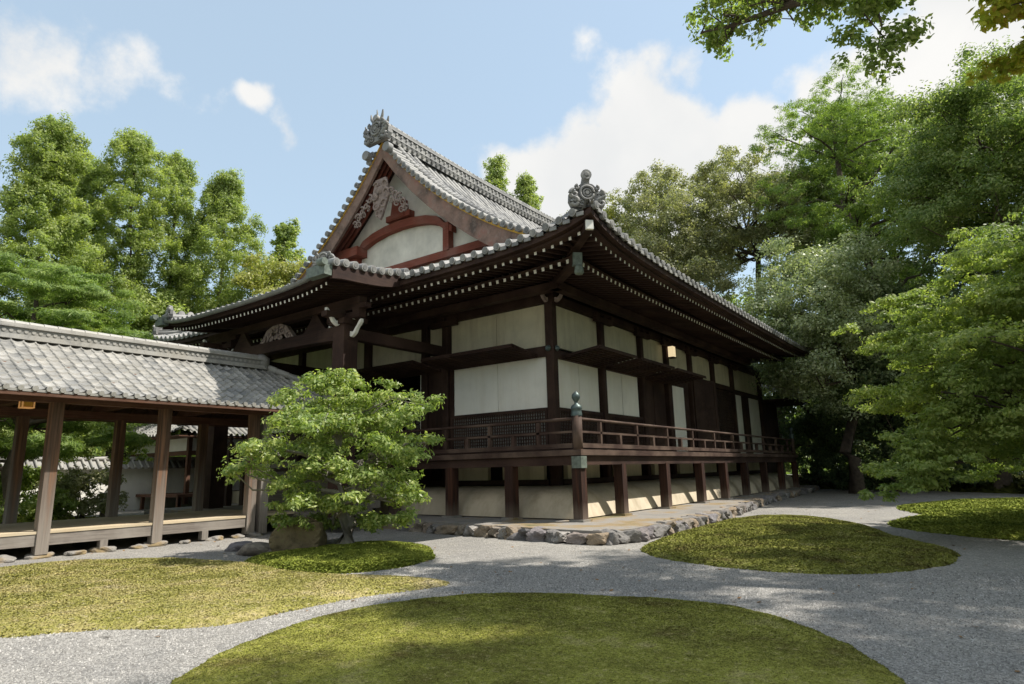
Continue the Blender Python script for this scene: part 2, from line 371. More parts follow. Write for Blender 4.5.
def quads_mesh(name, V, mat, parent=None, loc=(0,0,0), quad=4):
    n = len(V)//quad; me = bpy.data.meshes.new(name)
    me.vertices.add(len(V)); me.vertices.foreach_set('co', np.asarray(V, np.float32).ravel())
    me.loops.add(n*quad); me.loops.foreach_set('vertex_index', np.arange(n*quad, dtype=np.int32))
    me.polygons.add(n); me.polygons.foreach_set('loop_start', np.arange(0, n*quad, quad, dtype=np.int32))
    me.materials.append(MATS[mat]); me.update(calc_edges=True)
    o = bpy.data.objects.new(name, me); COL.objects.link(o); o.location = loc
    if parent: o.parent = parent
    return o
def moss_island(name, label, poly, mat, step, hgt, seed, ntuft, tuft=.03, bare=.0):
    poly = chaikin(poly)
    lo = poly.min(0)-.1; hi = poly.max(0)+.1
    xs = np.arange(lo[0], hi[0], step); ys = np.arange(lo[1], hi[1], step)
    X, Y = np.meshgrid(xs, ys); P = np.stack([X.ravel(), Y.ravel()], 1)
    def height(P):
        ins = inside(P, poly); d = edge_dist(P, poly); d = np.where(ins, d, -d)
        d = d+smooth_noise(P[:, 0], P[:, 1], .35, seed)*.05+smooth_noise(P[:, 0], P[:, 1], .06, seed+9)*.012
        e = np.clip(d/.22, -1, 1); h = np.where(e > 0, .045*np.sqrt(np.clip(e, 0, 1)), e*.4)
        h += np.where(e > 0, hgt*(1-np.exp(-np.clip(d, 0, 9)/1.1)), 0)
        h += np.where(e > 0, (smooth_noise(P[:, 0], P[:, 1], .25, seed+1)*.012+smooth_noise(P[:, 0], P[:, 1], 1.3, seed+2)*.02)*np.clip(e, 0, 1), 0)
        return h, d
    H, D = height(P); H = H.reshape(X.shape); D = D.reshape(X.shape)
    ny, nx = X.shape; idx = np.arange(ny*nx).reshape(ny, nx)
    keep = (np.maximum.reduce([D[:-1, :-1], D[1:, :-1], D[:-1, 1:], D[1:, 1:]]) > 0)
    q = np.stack([idx[:-1, :-1], idx[:-1, 1:], idx[1:, 1:], idx[1:, :-1]], -1)[keep]
    V = np.stack([X.ravel(), Y.ravel(), H.ravel()], 1)
    me = bpy.data.meshes.new(name); used = np.unique(q); rem = np.zeros(len(V), int); rem[used] = np.arange(len(used))
    me.from_pydata(V[used].tolist(), [], rem[q].tolist()); me.materials.append(MATS[mat])
    me.polygons.foreach_set('use_smooth', [True]*len(me.polygons)); me.update()
    o = bpy.data.objects.new(name, me); COL.objects.link(o)
    tag(o, label, 'moss', 'moss islands in the raked gravel', 'stuff')
    # short moss shoots standing on the cushion
    r = np.random.default_rng(seed)
    T = r.uniform(lo, hi, (int(ntuft*1.7), 2)); h, dd = height(T); k = dd > -.01; T = T[k][:ntuft]; h = h[k][:ntuft]
    dist = np.hypot(T[:, 0]-CAM[0], T[:, 1]-CAM[1]); n = len(T)
    s = tuft*r.uniform(.5, 1.3, n)*np.clip(dist/7, .8, 2.2); a = r.uniform(0, 6.28, n); ln = r.uniform(-.7, .7, (n, 2))
    c = np.stack([T[:, 0], T[:, 1], h-.004], 1); ax = np.stack([np.cos(a), np.sin(a), 0*a], 1)*(s*.5)[:, None]
    top = c+np.stack([ln[:, 0]*s*1.2, ln[:, 1]*s*1.2, s*.45], 1)
    V = np.stack([c-ax, c+ax, top], 1).reshape(-1, 3)
    quads_mesh('moss_shoots', V, mat, o, quad=3)
    return o
moss_island('moss_bed', 'large olive moss island in the nearest foreground of the gravel garden',
  [(5.1,-13.84),(4.64,-13.17),(4.31,-12.39),(4.17,-11.38),(4.39,-10.44),(5.01,-9.79),(5.89,-9.22),(6.86,-8.89),(7.84,-8.81),(8.59,-9.14),(9.18,-9.7),(9.58,-10.21),(9.85,-10.7),(10.1,-11.5),(10.2,-12.6),(9.8,-14),(8.4,-15),(6.6,-14.9)], 'moss', .03, .05, 11, 230000, .021)
moss_island('moss_bed', 'dry yellow moss island between the corridor and the pale gravel at left',
  [(0.5,-14.9),(2.12,-14.05),(2.3,-13.57),(2.75,-13.2),(3.36,-12.86),(3.68,-12.36),(3.6,-11.56),(3.65,-10.64),(4.0,-9.87),(4.11,-9.37),(3.81,-9.2),(3.0,-9.29),(1.82,-9.7),(0.09,-9.66),(-1.37,-9.57),(-2.79,-9.85),(-3.84,-10.5),(-4.5,-11.32),(-4.6,-12.6),(-3.6,-14.4),(-1.5,-15.2)], 'dry_moss', .045, .05, 21, 150000, .020)
moss_island('moss_bed', 'oval green moss island beside the stone terrace below the veranda',
  [(4.76,-4.43),(5.36,-5.29),(6.54,-5.94),(7.58,-6.21),(8.76,-5.9),(9.56,-5.06),(9.96,-4.06),(10.02,-2.99),(9.73,-1.9),(9.01,-0.95),(8.32,1.05),(7.33,3.4),(5.65,5.18),(4.6,4.6),(4.1,2.6),(4.3,-0.35),(4.46,-2.78)], 'moss', .055, .10, 31, 120000, .024)
moss_island('moss_bed', 'bright green moss island under the drooping maple at right',
  [(12.2,-.6),(10.95,-0.08),(10.25,0.21),(9.32,0.96),(8.6,1.96),(8.2,3.34),(8.5,4.86),(9.0,6.4),(8.3,7.9),(7.7,9.9),(8.3,12.6),(9.8,15),(12.5,16.5),(16,15),(18,9),(17,2)], 'green_moss', .1, .08, 41, 90000, .045)
moss_island('moss_bed', 'small dark green moss mound around the trunk of the garden tree',
  [(-1.5,-9.1),(-.4,-9.8),(0.84,-9.85),(1.8,-9.5),(2.23,-8.79),(2.1,-7.81),(1.72,-7.09),(0.67,-6.18),(-0.5,-5.9),(-1.3,-6.3),(-1.7,-7.6)], 'green_moss', .06, .16, 51, 70000, .032)
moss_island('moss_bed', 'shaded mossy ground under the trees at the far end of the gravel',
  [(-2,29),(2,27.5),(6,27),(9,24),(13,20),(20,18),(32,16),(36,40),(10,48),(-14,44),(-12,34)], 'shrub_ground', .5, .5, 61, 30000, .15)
moss_island('moss_bed', 'mossy garden ground behind the corridor reaching to the white wall',
  [(-12,-24),(-11.3,-9),(-13,-5),(-20,-5),(-26,-6),(-33,-2),(-40,-6),(-46,-30),(-24,-34)], 'green_moss', .4, .1, 71, 40000, .08)

def pebble_mat():
    m, t, b = new_mat('pebble', .85, .25); geo = t.nodes.new('ShaderNodeNewGeometry')
    c = ramp(t, geo.outputs['Random Per Island'], [(0, (.13, .124, .115)), (.5, (.26, .25, .23)), (.85, (.35, .335, .31)), (1, (.46, .44, .41))]); t.links.new(c, b.inputs['Base Color']); MATS['pebble'] = m
pebble_mat(); plain('dead_leaf', (.20, .11, .04), .8, .4, 20)
r = np.random.default_rng(91); n = 85000; rad = 3.2+8.5*r.uniform(0, 1, n)**.9; th = r.uniform(R(78), R(178), n)
P0 = np.stack([CAM[0]+rad*np.cos(th), CAM[1]+rad*np.sin(th), np.zeros(n)], 1); s_ = (.006+.007*r.uniform(0, 1, n)**2)*np.clip(rad/6, .8, 1.5); a = r.uniform(0, 6.283, n)
def pv(k, z, rr=1.0): return P0+np.stack([np.cos(a+k)*s_*rr, np.sin(a+k)*s_*rr, z*s_], 1)
T_ = pv(.7, 1.0, .25); B_ = [pv(0, -.2), pv(2.0, -.2, .8), pv(4.1, -.2, 1.1)]
V = np.concatenate([np.stack([T_, B_[i], B_[(i+1) % 3]], 1) for i in range(3)]).reshape(3, n, 3, 3).transpose(1, 0, 2, 3).reshape(-1, 3)
def tri_islands(name, V, mat):
    m_ = len(V)//9; W = V.reshape(m_, 9, 3)[:, [0, 1, 2, 5]].reshape(-1, 3); me = bpy.data.meshes.new(name); me.vertices.add(m_*4); me.vertices.foreach_set('co', W.astype(np.float32).ravel())
    idx = (np.arange(m_)[:, None]*4+np.array([0, 1, 2, 0, 2, 3, 0, 3, 1])[None]).ravel().astype(np.int32); me.loops.add(len(idx)); me.loops.foreach_set('vertex_index', idx)
    me.polygons.add(m_*3); me.polygons.foreach_set('loop_start', np.arange(0, m_*9, 3, dtype=np.int32)); me.materials.append(MATS[mat]); me.update(calc_edges=True)
    o = bpy.data.objects.new(name, me); COL.objects.link(o); return o
tag(tri_islands('loose_gravel', V, 'pebble'), 'loose grey gravel chips lying over the raked court', 'gravel', kind='stuff')
n = 900; C_ = np.stack([r.uniform(-6, 13, n), r.uniform(-14, 16, n), np.full(n, .012)], 1); nn_ = r.normal(size=(n, 3))*.25; nn_[:, 2] = 1; t_ = r.normal(size=(n, 3)); t_[:, 2] *= .15; t_ /= np.linalg.norm(t_, axis=1, keepdims=True); b_ = np.cross(nn_, t_); sz_ = r.uniform(.02, .05, n)[:, None]
tag(quads_mesh('fallen_leaves', np.stack([C_-t_*sz_, C_+b_*sz_*.5, C_+t_*sz_, C_-b_*sz_*.5], 1).reshape(-1, 3), 'dead_leaf'), 'scattered small brown leaves fallen on the gravel', 'fallen leaves', kind='stuff')

# ------------------------------------------------------------------ stone terrace under the hall
def rock_mesh(name, mat, sx, sy, sz, seed, sub=2, rough=.22, blocky=.5):
    import bmesh
    bm = bmesh.new(); bmesh.ops.create_icosphere(bm, subdivisions=sub, radius=1)
    r = np.random.default_rng(seed); ph = r.uniform(0, 6.28, (6, 3)); fr = r.uniform(1.2, 4, (6, 3))
    for v in bm.verts:
        c = v.co.copy(); m = max(abs(c.x), abs(c.y), abs(c.z)); k = 1/(m**blocky)
        d = sum(math.sin(c.x*fr[i][0]+ph[i][0])*math.sin(c.y*fr[i][1]+ph[i][1])*math.sin(c.z*fr[i][2]+ph[i][2]) for i in range(6))
        c = c*k*(1+rough*d*.5); v.co = Vector((c.x*sx, c.y*sy, c.z*sz))
    me = bpy.data.meshes.new(name); bm.to_mesh(me); bm.free(); me.materials.append(MATS[mat])
    return me
def link(me, name, parent=None, loc=(0,0,0), rot=(0,0,0)):
    o = bpy.data.objects.new(name, me); COL.objects.link(o); o.location = loc; o.rotation_euler = rot
    if parent: o.parent = parent
    return o
terrace = thing('stone_terrace', 'low terrace edged with rough brown and grey stones under the hall', 'terrace')
tp = [(-20,-2.9),(-12,-3.0),(-5.5,-3.0),(-3.2,-3.3),(-1.2,-3.55),(1,-3.8),(2.6,-4.0),(3.7,-4.05),(4.05,-3.3),(4.0,-1.6),(4.0,0.6),(3.9,2.6),(3.6,5.2),(3.3,7.5),(3.0,10),(2.7,13),(2.5,17),(2.3,21),(1.8,27)]
tm = MB()
inner = [(x, y) for x, y in tp]+[(-20, 27)]
n0 = len(inner)
tm.prism(inner, 'z', -.1, .27)
tm.build('terrace_top', 'terrace', terrace)
# subdivided earth skin with small bumps
stones = [rock_mesh('edge_stone', 'stone', .5, .5, .5, 100+i, 3, .34, .97) for i in range(12)]
cnt = 0
for i in range(3, len(tp)-1):
    a = Vector((*tp[i], 0)); b = Vector((*tp[i+1], 0)); ln = (b-a).length; t = 0.0
    while t < ln and cnt < 96:
        wd = random.uniform(.26, .62)*(1 if i < 13 else 1.3); p = a+(b-a)*min(1, (t+wd/2)/ln); ang = math.atan2(b.y-a.y, b.x-a.x)
        h = random.uniform(.24, .34)
        o = link(stones[cnt % 12], 'edge_stone', terrace, (p.x+random.uniform(-.03, .03), p.y+random.uniform(-.03, .03), .115), (random.uniform(-.1, .1), random.uniform(-.1, .1), ang+random.uniform(-.15, .15)+math.pi*(cnt % 2)))
        o.scale = (wd*.97, random.uniform(.4, .55), h*.9); t += wd; cnt += 1

# ------------------------------------------------------------------ the hall
hall = thing('temple_hall', 'large dark timber temple hall with tiled hip and gable roof', 'temple hall')
EX0, EX1, EY0, EY1 = -19.5, 3.65, -3.65, 21.6          # eave rectangle
PD = [-2.6, 0, 1.5, 3.65, 4.45, 5.6, 7.2, 8.95, 10.6, 11.58]
PZ = [6.86, 7.40, 8.06, 8.98, 9.34, 9.94, 10.98, 12.36, 13.98, 15.15]
def prof(d):
    d = np.asarray(d, float); xs = np.array(PD); ys = np.array(PZ); mm = np.gradient(ys, xs)
    i = np.clip(np.searchsorted(xs, d)-1, 0, len(xs)-2); h = xs[i+1]-xs[i]; t = np.clip((d-xs[i])/h, 0, 1)
    return (2*t**3-3*t**2+1)*ys[i]+(t**3-2*t**2+t)*h*mm[i]+(-2*t**3+3*t**2)*ys[i+1]+(t**3-t**2)*h*mm[i+1]
def lift(s): return .56*np.exp(-np.clip(s, 0, None)/1.15)+.10*np.exp(-np.clip(s, 0, None)/5)
def eavelift_x(x): return lift(EX1-x)+lift(x-EX0)
def eavelift_y(y): return lift(y-EY0)+lift(EY1-y)
fade = lambda d: np.clip(1-np.clip(d, 0, 9)/5.5, 0, 1)**1.3
def zE(x, y): d = EX1-x; return prof(d)+eavelift_y(y)*fade(d)         # east slope (right)
def zW(x, y): d = x-EX0; return prof(d)+eavelift_y(y)*fade(d)
def zS(x, y): d = y-EY0; return prof(d)+eavelift_x(x)*fade(d)         # front slope
def zN(x, y): d = EY1-y; return prof(d)+eavelift_x(x)*fade(d)
PH = np.array([0, .10, .2, .28, .335, .40, .45, .5, .55, .60, .665, .72, .8, .9])
def cover(ph, r=.085, pitch=.33, pan=.03):
    u = (ph-.5)*pitch; c = np.where(np.abs(u) < r, np.sqrt(np.clip(r*r-u*u, 0, None))+.01, 0)
    e = np.where(np.abs(u) >= r, -pan*(1-((np.minimum(ph, 1-ph))/.24)**2).clip(0, 1), 0)
    return c+e
def sheath(ph): # wavy pantile profile
    return .035*np.cos(2*math.pi*ph)*-1+np.where(ph > .8, .035*np.sin((ph-.8)/.2*math.pi), 0)
def tiles(mb, fn, along0, along1, pitch, dmax, course, seed, profile=cover, PHs=PH, dmin=0.0, smooth=False, step=.022, tvar=(0, 1), stagger=0):
    """fn(a,d)->(x,y,z); rows side by side along a, going up the slope with d"""
    nrow = int(round((along1-along0)/pitch)); r = np.random.default_rng(seed)
    A = []; Hh = []; row = []
    for i in range(nrow):
        for ph in PHs: A.append(along0+(i+ph)*pitch); Hh.append(ph); row.append(i)
    A.append(along0+nrow*pitch); Hh.append(0); row.append(nrow-1)
    A = np.array(A); Hh = profile(np.array(Hh), ) if profile is not cover else cover(np.array(Hh), pitch=pitch)
    row = np.array(row); dm = np.array([dmax(a) for a in A]); dmr = dm.max(); K = max(2, int(math.ceil((dmr-dmin)/course))); J = r.normal(0, .007, (K+1, nrow+1))
    ts = []; 
    for k in range(K): ts += [(k*course, 1.0, k), ((k+.97)*course, 0.0, k)]
    rows = []
    for dd, up, k in ts:
        D = np.minimum(dmin+dd+stagger*((row % 2)*.5)*course, dm); x, y, z = fn(A, D)
        rows.append(np.stack([x, y, z+Hh+step*up+J[k, row]], 1))
    P = np.array(rows); T = r.uniform(*tvar, (K+1, nrow+1)); tn = np.zeros((len(ts)-1, len(A)-1))
    for j in range(len(ts)-1): tn[j] = T[ts[j][2], row[:-1]]
    good = ((dmin+np.array([t[0] for t in ts]))[:, None] <= dm[None, :]+course)
    o = len(mb.v); mb.v += [tuple(p) for p in P.reshape(-1, 3)]; nx = len(A)
    for j in range(len(ts)-1):
        for i in range(nx-1):
            if not (good[j, i] and good[j, i+1]): continue
            a = o+j*nx+i; mb.f.append((a, a+1, a+nx+1, a+nx)); mb.m.append(0); mb.tone.append(float(tn[j, i])); mb.sm.append(smooth)
    return nrow
def cover40(ph): return cover(ph, r=.105, pitch=.40, pan=.035)
roof = MB()
GY = -.15                                                # verge of the upper gable roof
tiles(roof, lambda a, d: (EX1-d, a, zE(EX1-d, a)), GY, EY1-.0, .40, lambda a: min(11.58, max(.2, EY1-a) if a > 17.3 else 11.58), .42, 1, cover40)
tiles(roof, lambda a, d: (EX1-d, a, zE(EX1-d, a)), EY0+.02, GY, .40, lambda a: max(.05, a-EY0), .42, 2, cover40)
def fmax(a): return max(.05, min(4.75, EX1-a, a-EX0))
tiles(roof, lambda a, d: (a, EY0+d, zS(a, EY0+d)), EX0, EX1, .40, fmax, .42, 3, cover40)
# west slope and rear slope, coarser because they face away
def coarse(mb, fn, a0, a1, na, dm, nd):
    P = np.zeros((nd+1, na+1, 3))
    for i in range(na+1):
        a = a0+(a1-a0)*i/na
        for j in range(nd+1): P[j, i] = fn(a, dm(a)*j/nd)
    mb.grid(P)
tiles(roof, lambda a, d: (EX0+d, a, zW(EX0+d, a)), EY0, EY1, .33, lambda a: (11.58 if GY < a < 17.3 else max(.05, min(a-EY0, EY1-a))), .9, 4)
coarse(roof, lambda a, d: (a, EY1-d, float(zN(a, EY1-d))), EX0, EX1, 60, lambda a: max(.05, min(4.7, EX1-a, a-EX0)), 12)
RF = roof.build('roof', 'tile', hall)
# eave tiles: round ends and drop faces along every eave
et = MB()
def disc(mb, p, n, r=.085, ln=.12, tone=.8):
    p = Vector(p); n = Vector(n).normalized(); mb.tube([p-n*ln, p], r, 12, 0, True, tone); mb.tube([p, p+n*.012], r*.62, 10, 0, True, .3)
for i in range(int((EY1-EY0)/.40)):
    y = EY0+.02+(i+.5)*.40; z = float(zE(EX1, y)); disc(et, (EX1+.03, y, z+.04), (1, 0, -.1), .105, tone=random.uniform(.5, 1))
    et.box(EX1-.03, EX1+.005, y+.10, y+.30, z-.09, z+.01, 0, random.uniform(.3, .8))
et.build('eave_tile_ends', 'tile', RF); et = MB()
for i in range(int((EX1-EX0)/.40)):
    x = EX0+(i+.5)*.40
    if -12.6 < x < -3.3:
        if et.v and x < -12: et.build('eave_tile_ends', 'tile', RF); et = MB()
        continue
    z = float(zS(x, EY0)); disc(et, (x, EY0-.03, z+.04), (0, -1, -.1), .105, tone=random.uniform(.5, 1))
    et.box(x+.10, x+.30, EY0-.005, EY0+.03, z-.09, z+.01, 0, random.uniform(.3, .8))
et.build('eave_tile_ends', 'tile', RF)
# eave boards and soffits
eb = MB()
def eave_board(fn, a0, a1, n, off0, off1, z0, z1, axis):
    for (o0, o1, za, zb) in ((off0, off1, z0, z1),):
        P = []
        A = np.linspace(a0, a1, n)
        ring = [(o0, za), (o1, za), (o1, zb), (o0, zb), (o0, za)]
        G = np.zeros((5, n, 3))
        for j, (oo, zz) in enumerate(ring):
            for i, a in enumerate(A):
                l = float(fn(a)); G[j, i] = (oo, a, zz+l) if axis == 'E' else ((a, oo, zz+l))
        eb.grid(G, flip=(axis == 'E'))
ly = lambda y: float(eavelift_y(y)); lx = lambda x: float(eavelift_x(x))
for (o0, o1, z0, z1, m_) in ((3.28, 3.58, 7.19, 7.34, .95), (3.12, 3.42, 7.13, 7.19, .9), (2.2, 2.36, 7.06, 7.12, .7)):
    eave_board(lambda y: ly(y)*m_, -o1, 18+o1, 90, o0, o1, z0, z1, 'E')
    eave_board(lambda x: lx(x)*m_, -15.85-o1, o1, 80, -o0, -o1, z0, z1, 'S')
eb.build('eave_board', 'hall_wood_y', hall)
so = MB()
def soffit(r0, r1, z0, z1, l0, l1, n=90):
    ys = np.linspace(0, 1, n)
    G = np.zeros((2, n, 3)); H_ = np.zeros((2, n, 3)); Wt = np.zeros((2, n, 3))
    for j, (r_, z_, l_) in enumerate(((r0, z0, l0), (r1, z1, l1))):
        for i, t in enumerate(ys):
            y = -r_+(18+2*r_)*t; G[j, i] = (r_, y, z_+ly(y)*l_); Wt[j, i] = (-15.85-r_, y, z_+ly(y)*l_)
            x = -15.85-r_+(15.85+2*r_)*t; H_[j, i] = (x, -r_, z_+lx(x)*l_)
    so.grid(G); so.grid(H_); so.grid(Wt)
soffit(-.1, 2.36, 7.62, 7.13, .0, .62)
soffit(2.2, 3.5, 7.40, 7.20, .55, .9)
so.build('soffit', 'hall_wood_x', hall)
# rafters: shared meshes, the hundred nearest as single parts, the rest as one
def rafter_mesh(name, ln, w_, h_, rise):
    m = MB(); m.beam((-ln, 0, rise), (0, 0, 0), w_, h_, mi=0, mend=1); o = m.build(name, ['hall_wood_x', 'white_paint']); return o
r_in = rafter_mesh('rafter', 2.4, .09, .11, .42); r_out = rafter_mesh('rafter', 1.3, .08, .10, .22)
spec = []
for rad, z_, l_, proto in ((2.33, 7.02, .62, r_in), (3.24, 7.10, .9, r_out)):
    k = 0
    y = -rad+.22
    while y < 18+rad-.1:
        spec.append((proto, (rad, y, z_+ly(y)*l_), 0.0)); y += .27
    x = rad-.22
    while x > -15.85-rad+.1:
        spec.append((proto, (x, -rad, z_+lx(x)*l_), -math.pi/2)); x -= .27
spec.sort(key=lambda s_: (Vector(s_[1])-Vector(CAM)).length)
rest = MB()
for i, (pr, loc, rz) in enumerate(spec):
    # shorten those that would cross the hip
    if i < 100: cp(pr, hall, loc, (0, 0, rz))
    else:
        Mx = Matrix.Translation(loc) @ Matrix.Rotation(rz, 4, 'Z')
        rest.add([Mx @ v.co for v in pr.data.vertices], [tuple(p.vertices) for p in pr.data.polygons][:-1], 0)
        rest.add([Mx @ v.co for v in pr.data.vertices][-4:], [(0, 3, 2, 1)], 1)
bpy.data.objects.remove(r_in); bpy.data.objects.remove(r_out)
tag(rest.build('rafter', ['hall_wood_x', 'white_paint'], hall), kind='stuff')
# hip rafter at the near corner with white and patina ends
hr = MB()
hr.beam((.1, -.1, 7.35), (2.5, -2.5, 7.10), .26, .30, mend=0); hr.beam((1.9, -1.9, 7.48), (3.42, -3.42, 7.52), .22, .26, mend=0)
HR = hr.build('hip_rafter', 'hall_wood_x', hall)
m = MB(); m.beam((3.40, -3.40, 7.52), (3.47, -3.47, 7.53), .19, .24); m.build('rafter_cap', 'white_paint', HR)
m = MB(); m.beam((2.46, -2.46, 7.08), (2.58, -2.58, 7.06), .24, .36); m.lathe((2.62, -2.62, 6.62), [(0, .0), (.10, .0), (.13, .05), (.11, .2), (.05, .26), (0, .27)], 12); m.build('rafter_cap', 'patina', HR)
# roof ridges: hips with ornament
def ornament(parent, c, face, s=1.0, top=True, mat='tile'):
    """demon-tile shield: plate, side scrolls, round boss and the cylinder above"""
    f = Vector(face).normalized(); side = f.cross(Vector((0, 0, 1))).normalized(); up = Vector((0, 0, 1)); c = Vector(c)
    m = MB()
    pl = [(-.50,0),(.50,0),(.58,.18),(.56,.42),(.50,.52),(.36,.54),(.30,.66),(.18,.76),(0,.80),(-.18,.76),(-.30,.66),(-.36,.54),(-.50,.52),(-.56,.42),(-.58,.18)]
    fr = [c+side*x*s+up*z*s+f*.06*s for x, z in pl]; bk = [p-f*.16*s for p in fr]; n = len(pl)
    m.add(fr+bk, [tuple(range(n))[::-1], tuple(range(n, 2*n))]+[(i, (i+1) % n, (i+1) % n+n, i+n) for i in range(n)], 0, .35)
    def ring(cx, cz, r, t, dep=.09, nn=18):
        pts = [c+side*(cx+r*math.cos(a))*s+up*(cz+r*math.sin(a))*s+f*dep*s for a in np.linspace(0, 2*math.pi, nn)]
        m.tube(pts, t*s, 6, 0, False, .6)
    def curl(cx, cz, r, sg, t=.06, a0=0.0, turns=1.3):
        pts = []; 
        for k in range(20):
            a = a0+sg*turns*2*math.pi*k/19; rr = r*(1-.8*k/19); pts.append(c+side*(cx+rr*math.cos(a))*s+up*(cz+rr*math.sin(a))*s+f*.09*s)
        m.tube(pts, [t*s*(1-.4*k/19) for k in range(20)], 6, 0, True, .6)
    ring(0, .46, .22, .045); ring(0, .46, .12, .035)
    p0 = c+up*.46*s; m.tube([p0+f*.05*s, p0+f*.13*s], [.085*s, .06*s], 12, 0, True, .7)
    for sg in (-1, 1):
        curl(sg*.42, .40, .14, -sg, .075, a0=math.pi/2); curl(sg*.42, .14, .15, sg, .075, a0=math.pi/2); curl(sg*.17, .12, .10, -sg, .03, math.pi/2)
        curl(sg*.30, .62, .08, -sg, .05, math.pi/2, 1)
    if top:
        q = c+up*.78*s-f*.15*s; m.tube([q, q+f*.10*s+up*.16*s, q+f*.2*s+up*.24*s], [.15*s, .13*s, .14*s], 12, 0, True, .5)
        q2 = q+f*.16*s+up*.28*s; m.tube([q2, q2+f*.10*s+up*.0*s], [.165*s, .165*s], 14, 0, True, .8)
        m.tube([q2+f*.10*s, q2+f*.13*s], [.09*s, .06*s], 10, 0, True, .3)
    return m.build('ridge_end_tile', mat, parent)
def hip_ridge(parent, fn, p0, p1, n=40, w_=.26, h_=.30, mat='tile', caps=True):
    m = MB(); pts = []
    for i in range(n+1):
        t = i/n; x = p0[0]+(p1[0]-p0[0])*t; y = p0[1]+(p1[1]-p0[1])*t; pts.append(Vector((x, y, float(fn(x, y))+.04)))
    d = (pts[-1]-pts[0]); d.z = 0; d.normalize(); s_ = Vector((-d.y, d.x, 0))
    secs = [(-w_/2, 0), (-w_/2, h_*.3), (-w_/2-.02, h_*.32), (-w_/2+.02, h_*.62), (-w_/2, h_*.65), (-w_/3, h_), (w_/3, h_), (w_/2, h_*.65), (w_/2-.02, h_*.62), (w_/2+.02, h_*.32), (w_/2, h_*.3), (w_/2, 0)]
    G = np.zeros((n+1, len(secs), 3))
    for i, p in enumerate(pts):
        for j, (a, b) in enumerate(secs): G[i, j] = p+s_*a+Vector((0, 0, b))
    m.grid(G, tones=np.repeat(np.random.default_rng(5).uniform(.2, .9, (n, 1)), len(secs)-1, 1))
    step = [pts[0]]
    for i in range(n):
        a = pts[i]+Vector((0, 0, h_)); b = pts[i+1]+Vector((0, 0, h_)); m.tube([a, b*.97+a*.03], [.095, .08], 8, 0, True, random.uniform(.4, 1))
    m.add([tuple(G[0, j]) for j in range(len(secs))], [tuple(range(len(secs)))], 0, .4)
    return m.build('roof_ridge', mat, parent)
hip_ridge(RF, zE, (EX1-.35, EY0+.35), (-.75, .75), 26, h_=.34)
hip_ridge(RF, zE, (EX1-.35, EY1-.35), (-.75, 17.2), 16, h_=.30)
hip_ridge(RF, zW, (EX0+.35, EY0+.35), (-15.1, .75), 16, h_=.30)
ornament(RF, (3.36, -3.36, float(zE(3.4, -3.4))+.02), (1, -1, 0), .82)
ornament(RF, (3.36, EY1-.3, float(zE(3.4, EY1-.3))+.02), (1, 1, 0), .6)
ornament(RF, (EX0+.3, EY0+.3, float(zW(EX0+.3, EY0+.3))+.02), (-1, -1, 0), .7)
# main ridge
CX = -7.925
m = MB(); y0, y1 = -.30, 18.2
def zr(y): t = (y-y0)/(y1-y0); return 15.42-.28*math.sin(math.pi*t)*.8
for (w_, a, b, tn) in ((.62, -.25, .0, .5), (.70, .0, .05, .9), (.50, .05, .36, .3), (.60, .36, .42, .9), (.40, .42, .60, .5)):
    G = []
    for i in range(61):
        y = y0+(y1-y0)*i/60; z = zr(y); G.append([(CX-w_/2, y, z+a), (CX-w_/2, y, z+b), (CX+w_/2, y, z+b), (CX+w_/2, y, z+a)])
    m.grid(np.array(G), flip=True, tones=np.full((60, 3), tn)); m.add(G[0], [(0, 1, 2, 3)], 0, tn)
yy = y0
while yy < y1:
    z = zr(yy); m.tube([(CX, yy, z+.62), (CX, yy+.27, z+.62)], [.15, .125], 10, 0, True, random.uniform(.4, 1))
    for sx in (-1, 1):
        for (wz, wx, rr) in ((.12, .27, .055), (.26, .27, .055)):
            m.tube([(CX+sx*(wx-.06), yy+.13, z+wz), (CX+sx*(wx+.03), yy+.13, z+wz)], rr, 8, 0, True, .85)
        m.tube([(CX+sx*.2, yy+.14, z-.06), (CX+sx*.40, yy+.14, z-.13)], .08, 8, 0, True, random.uniform(.5, 1))
    yy += .30
MR = m.build('roof_ridge', 'tile', RF)
orn = ornament(RF, (CX, y0-.08, 15.05), (0, -1, 0), 1.25, False)
m = MB()
for sx in (-1, 1):
    m.tube([(CX+sx*.2, y0-.1, 15.95), (CX+sx*.33, y0-.14, 16.15), (CX+sx*.36, y0-.14, 16.38)], [.08, .06, .03], 8, 0, True, .5)
    m.tube([(CX+sx*.42, y0-.1, 15.6), (CX+sx*.66, y0-.14, 15.75), (CX+sx*.70, y0-.14, 15.95)], [.09, .06, .03], 8, 0, True, .5)
    e_ = MB(); e_.tube([(CX+sx*.62, y0+.05, 14.62), (CX+sx*.62, y0-.2, 14.62)], .2, 14, 0, True, .7); e_.build('ridge_boss', 'tile', RF)
m.tube([(CX, y0+.3, 16.0), (CX, y0-.25, 16.1)], .15, 12, 0, True, .8)
m.tube([(CX, y0-.1, 16.1), (CX, y0-.14, 16.5)], [.06, .02], 8, 0, True, .5)
m.build('ridge_crest', 'tile', hall)
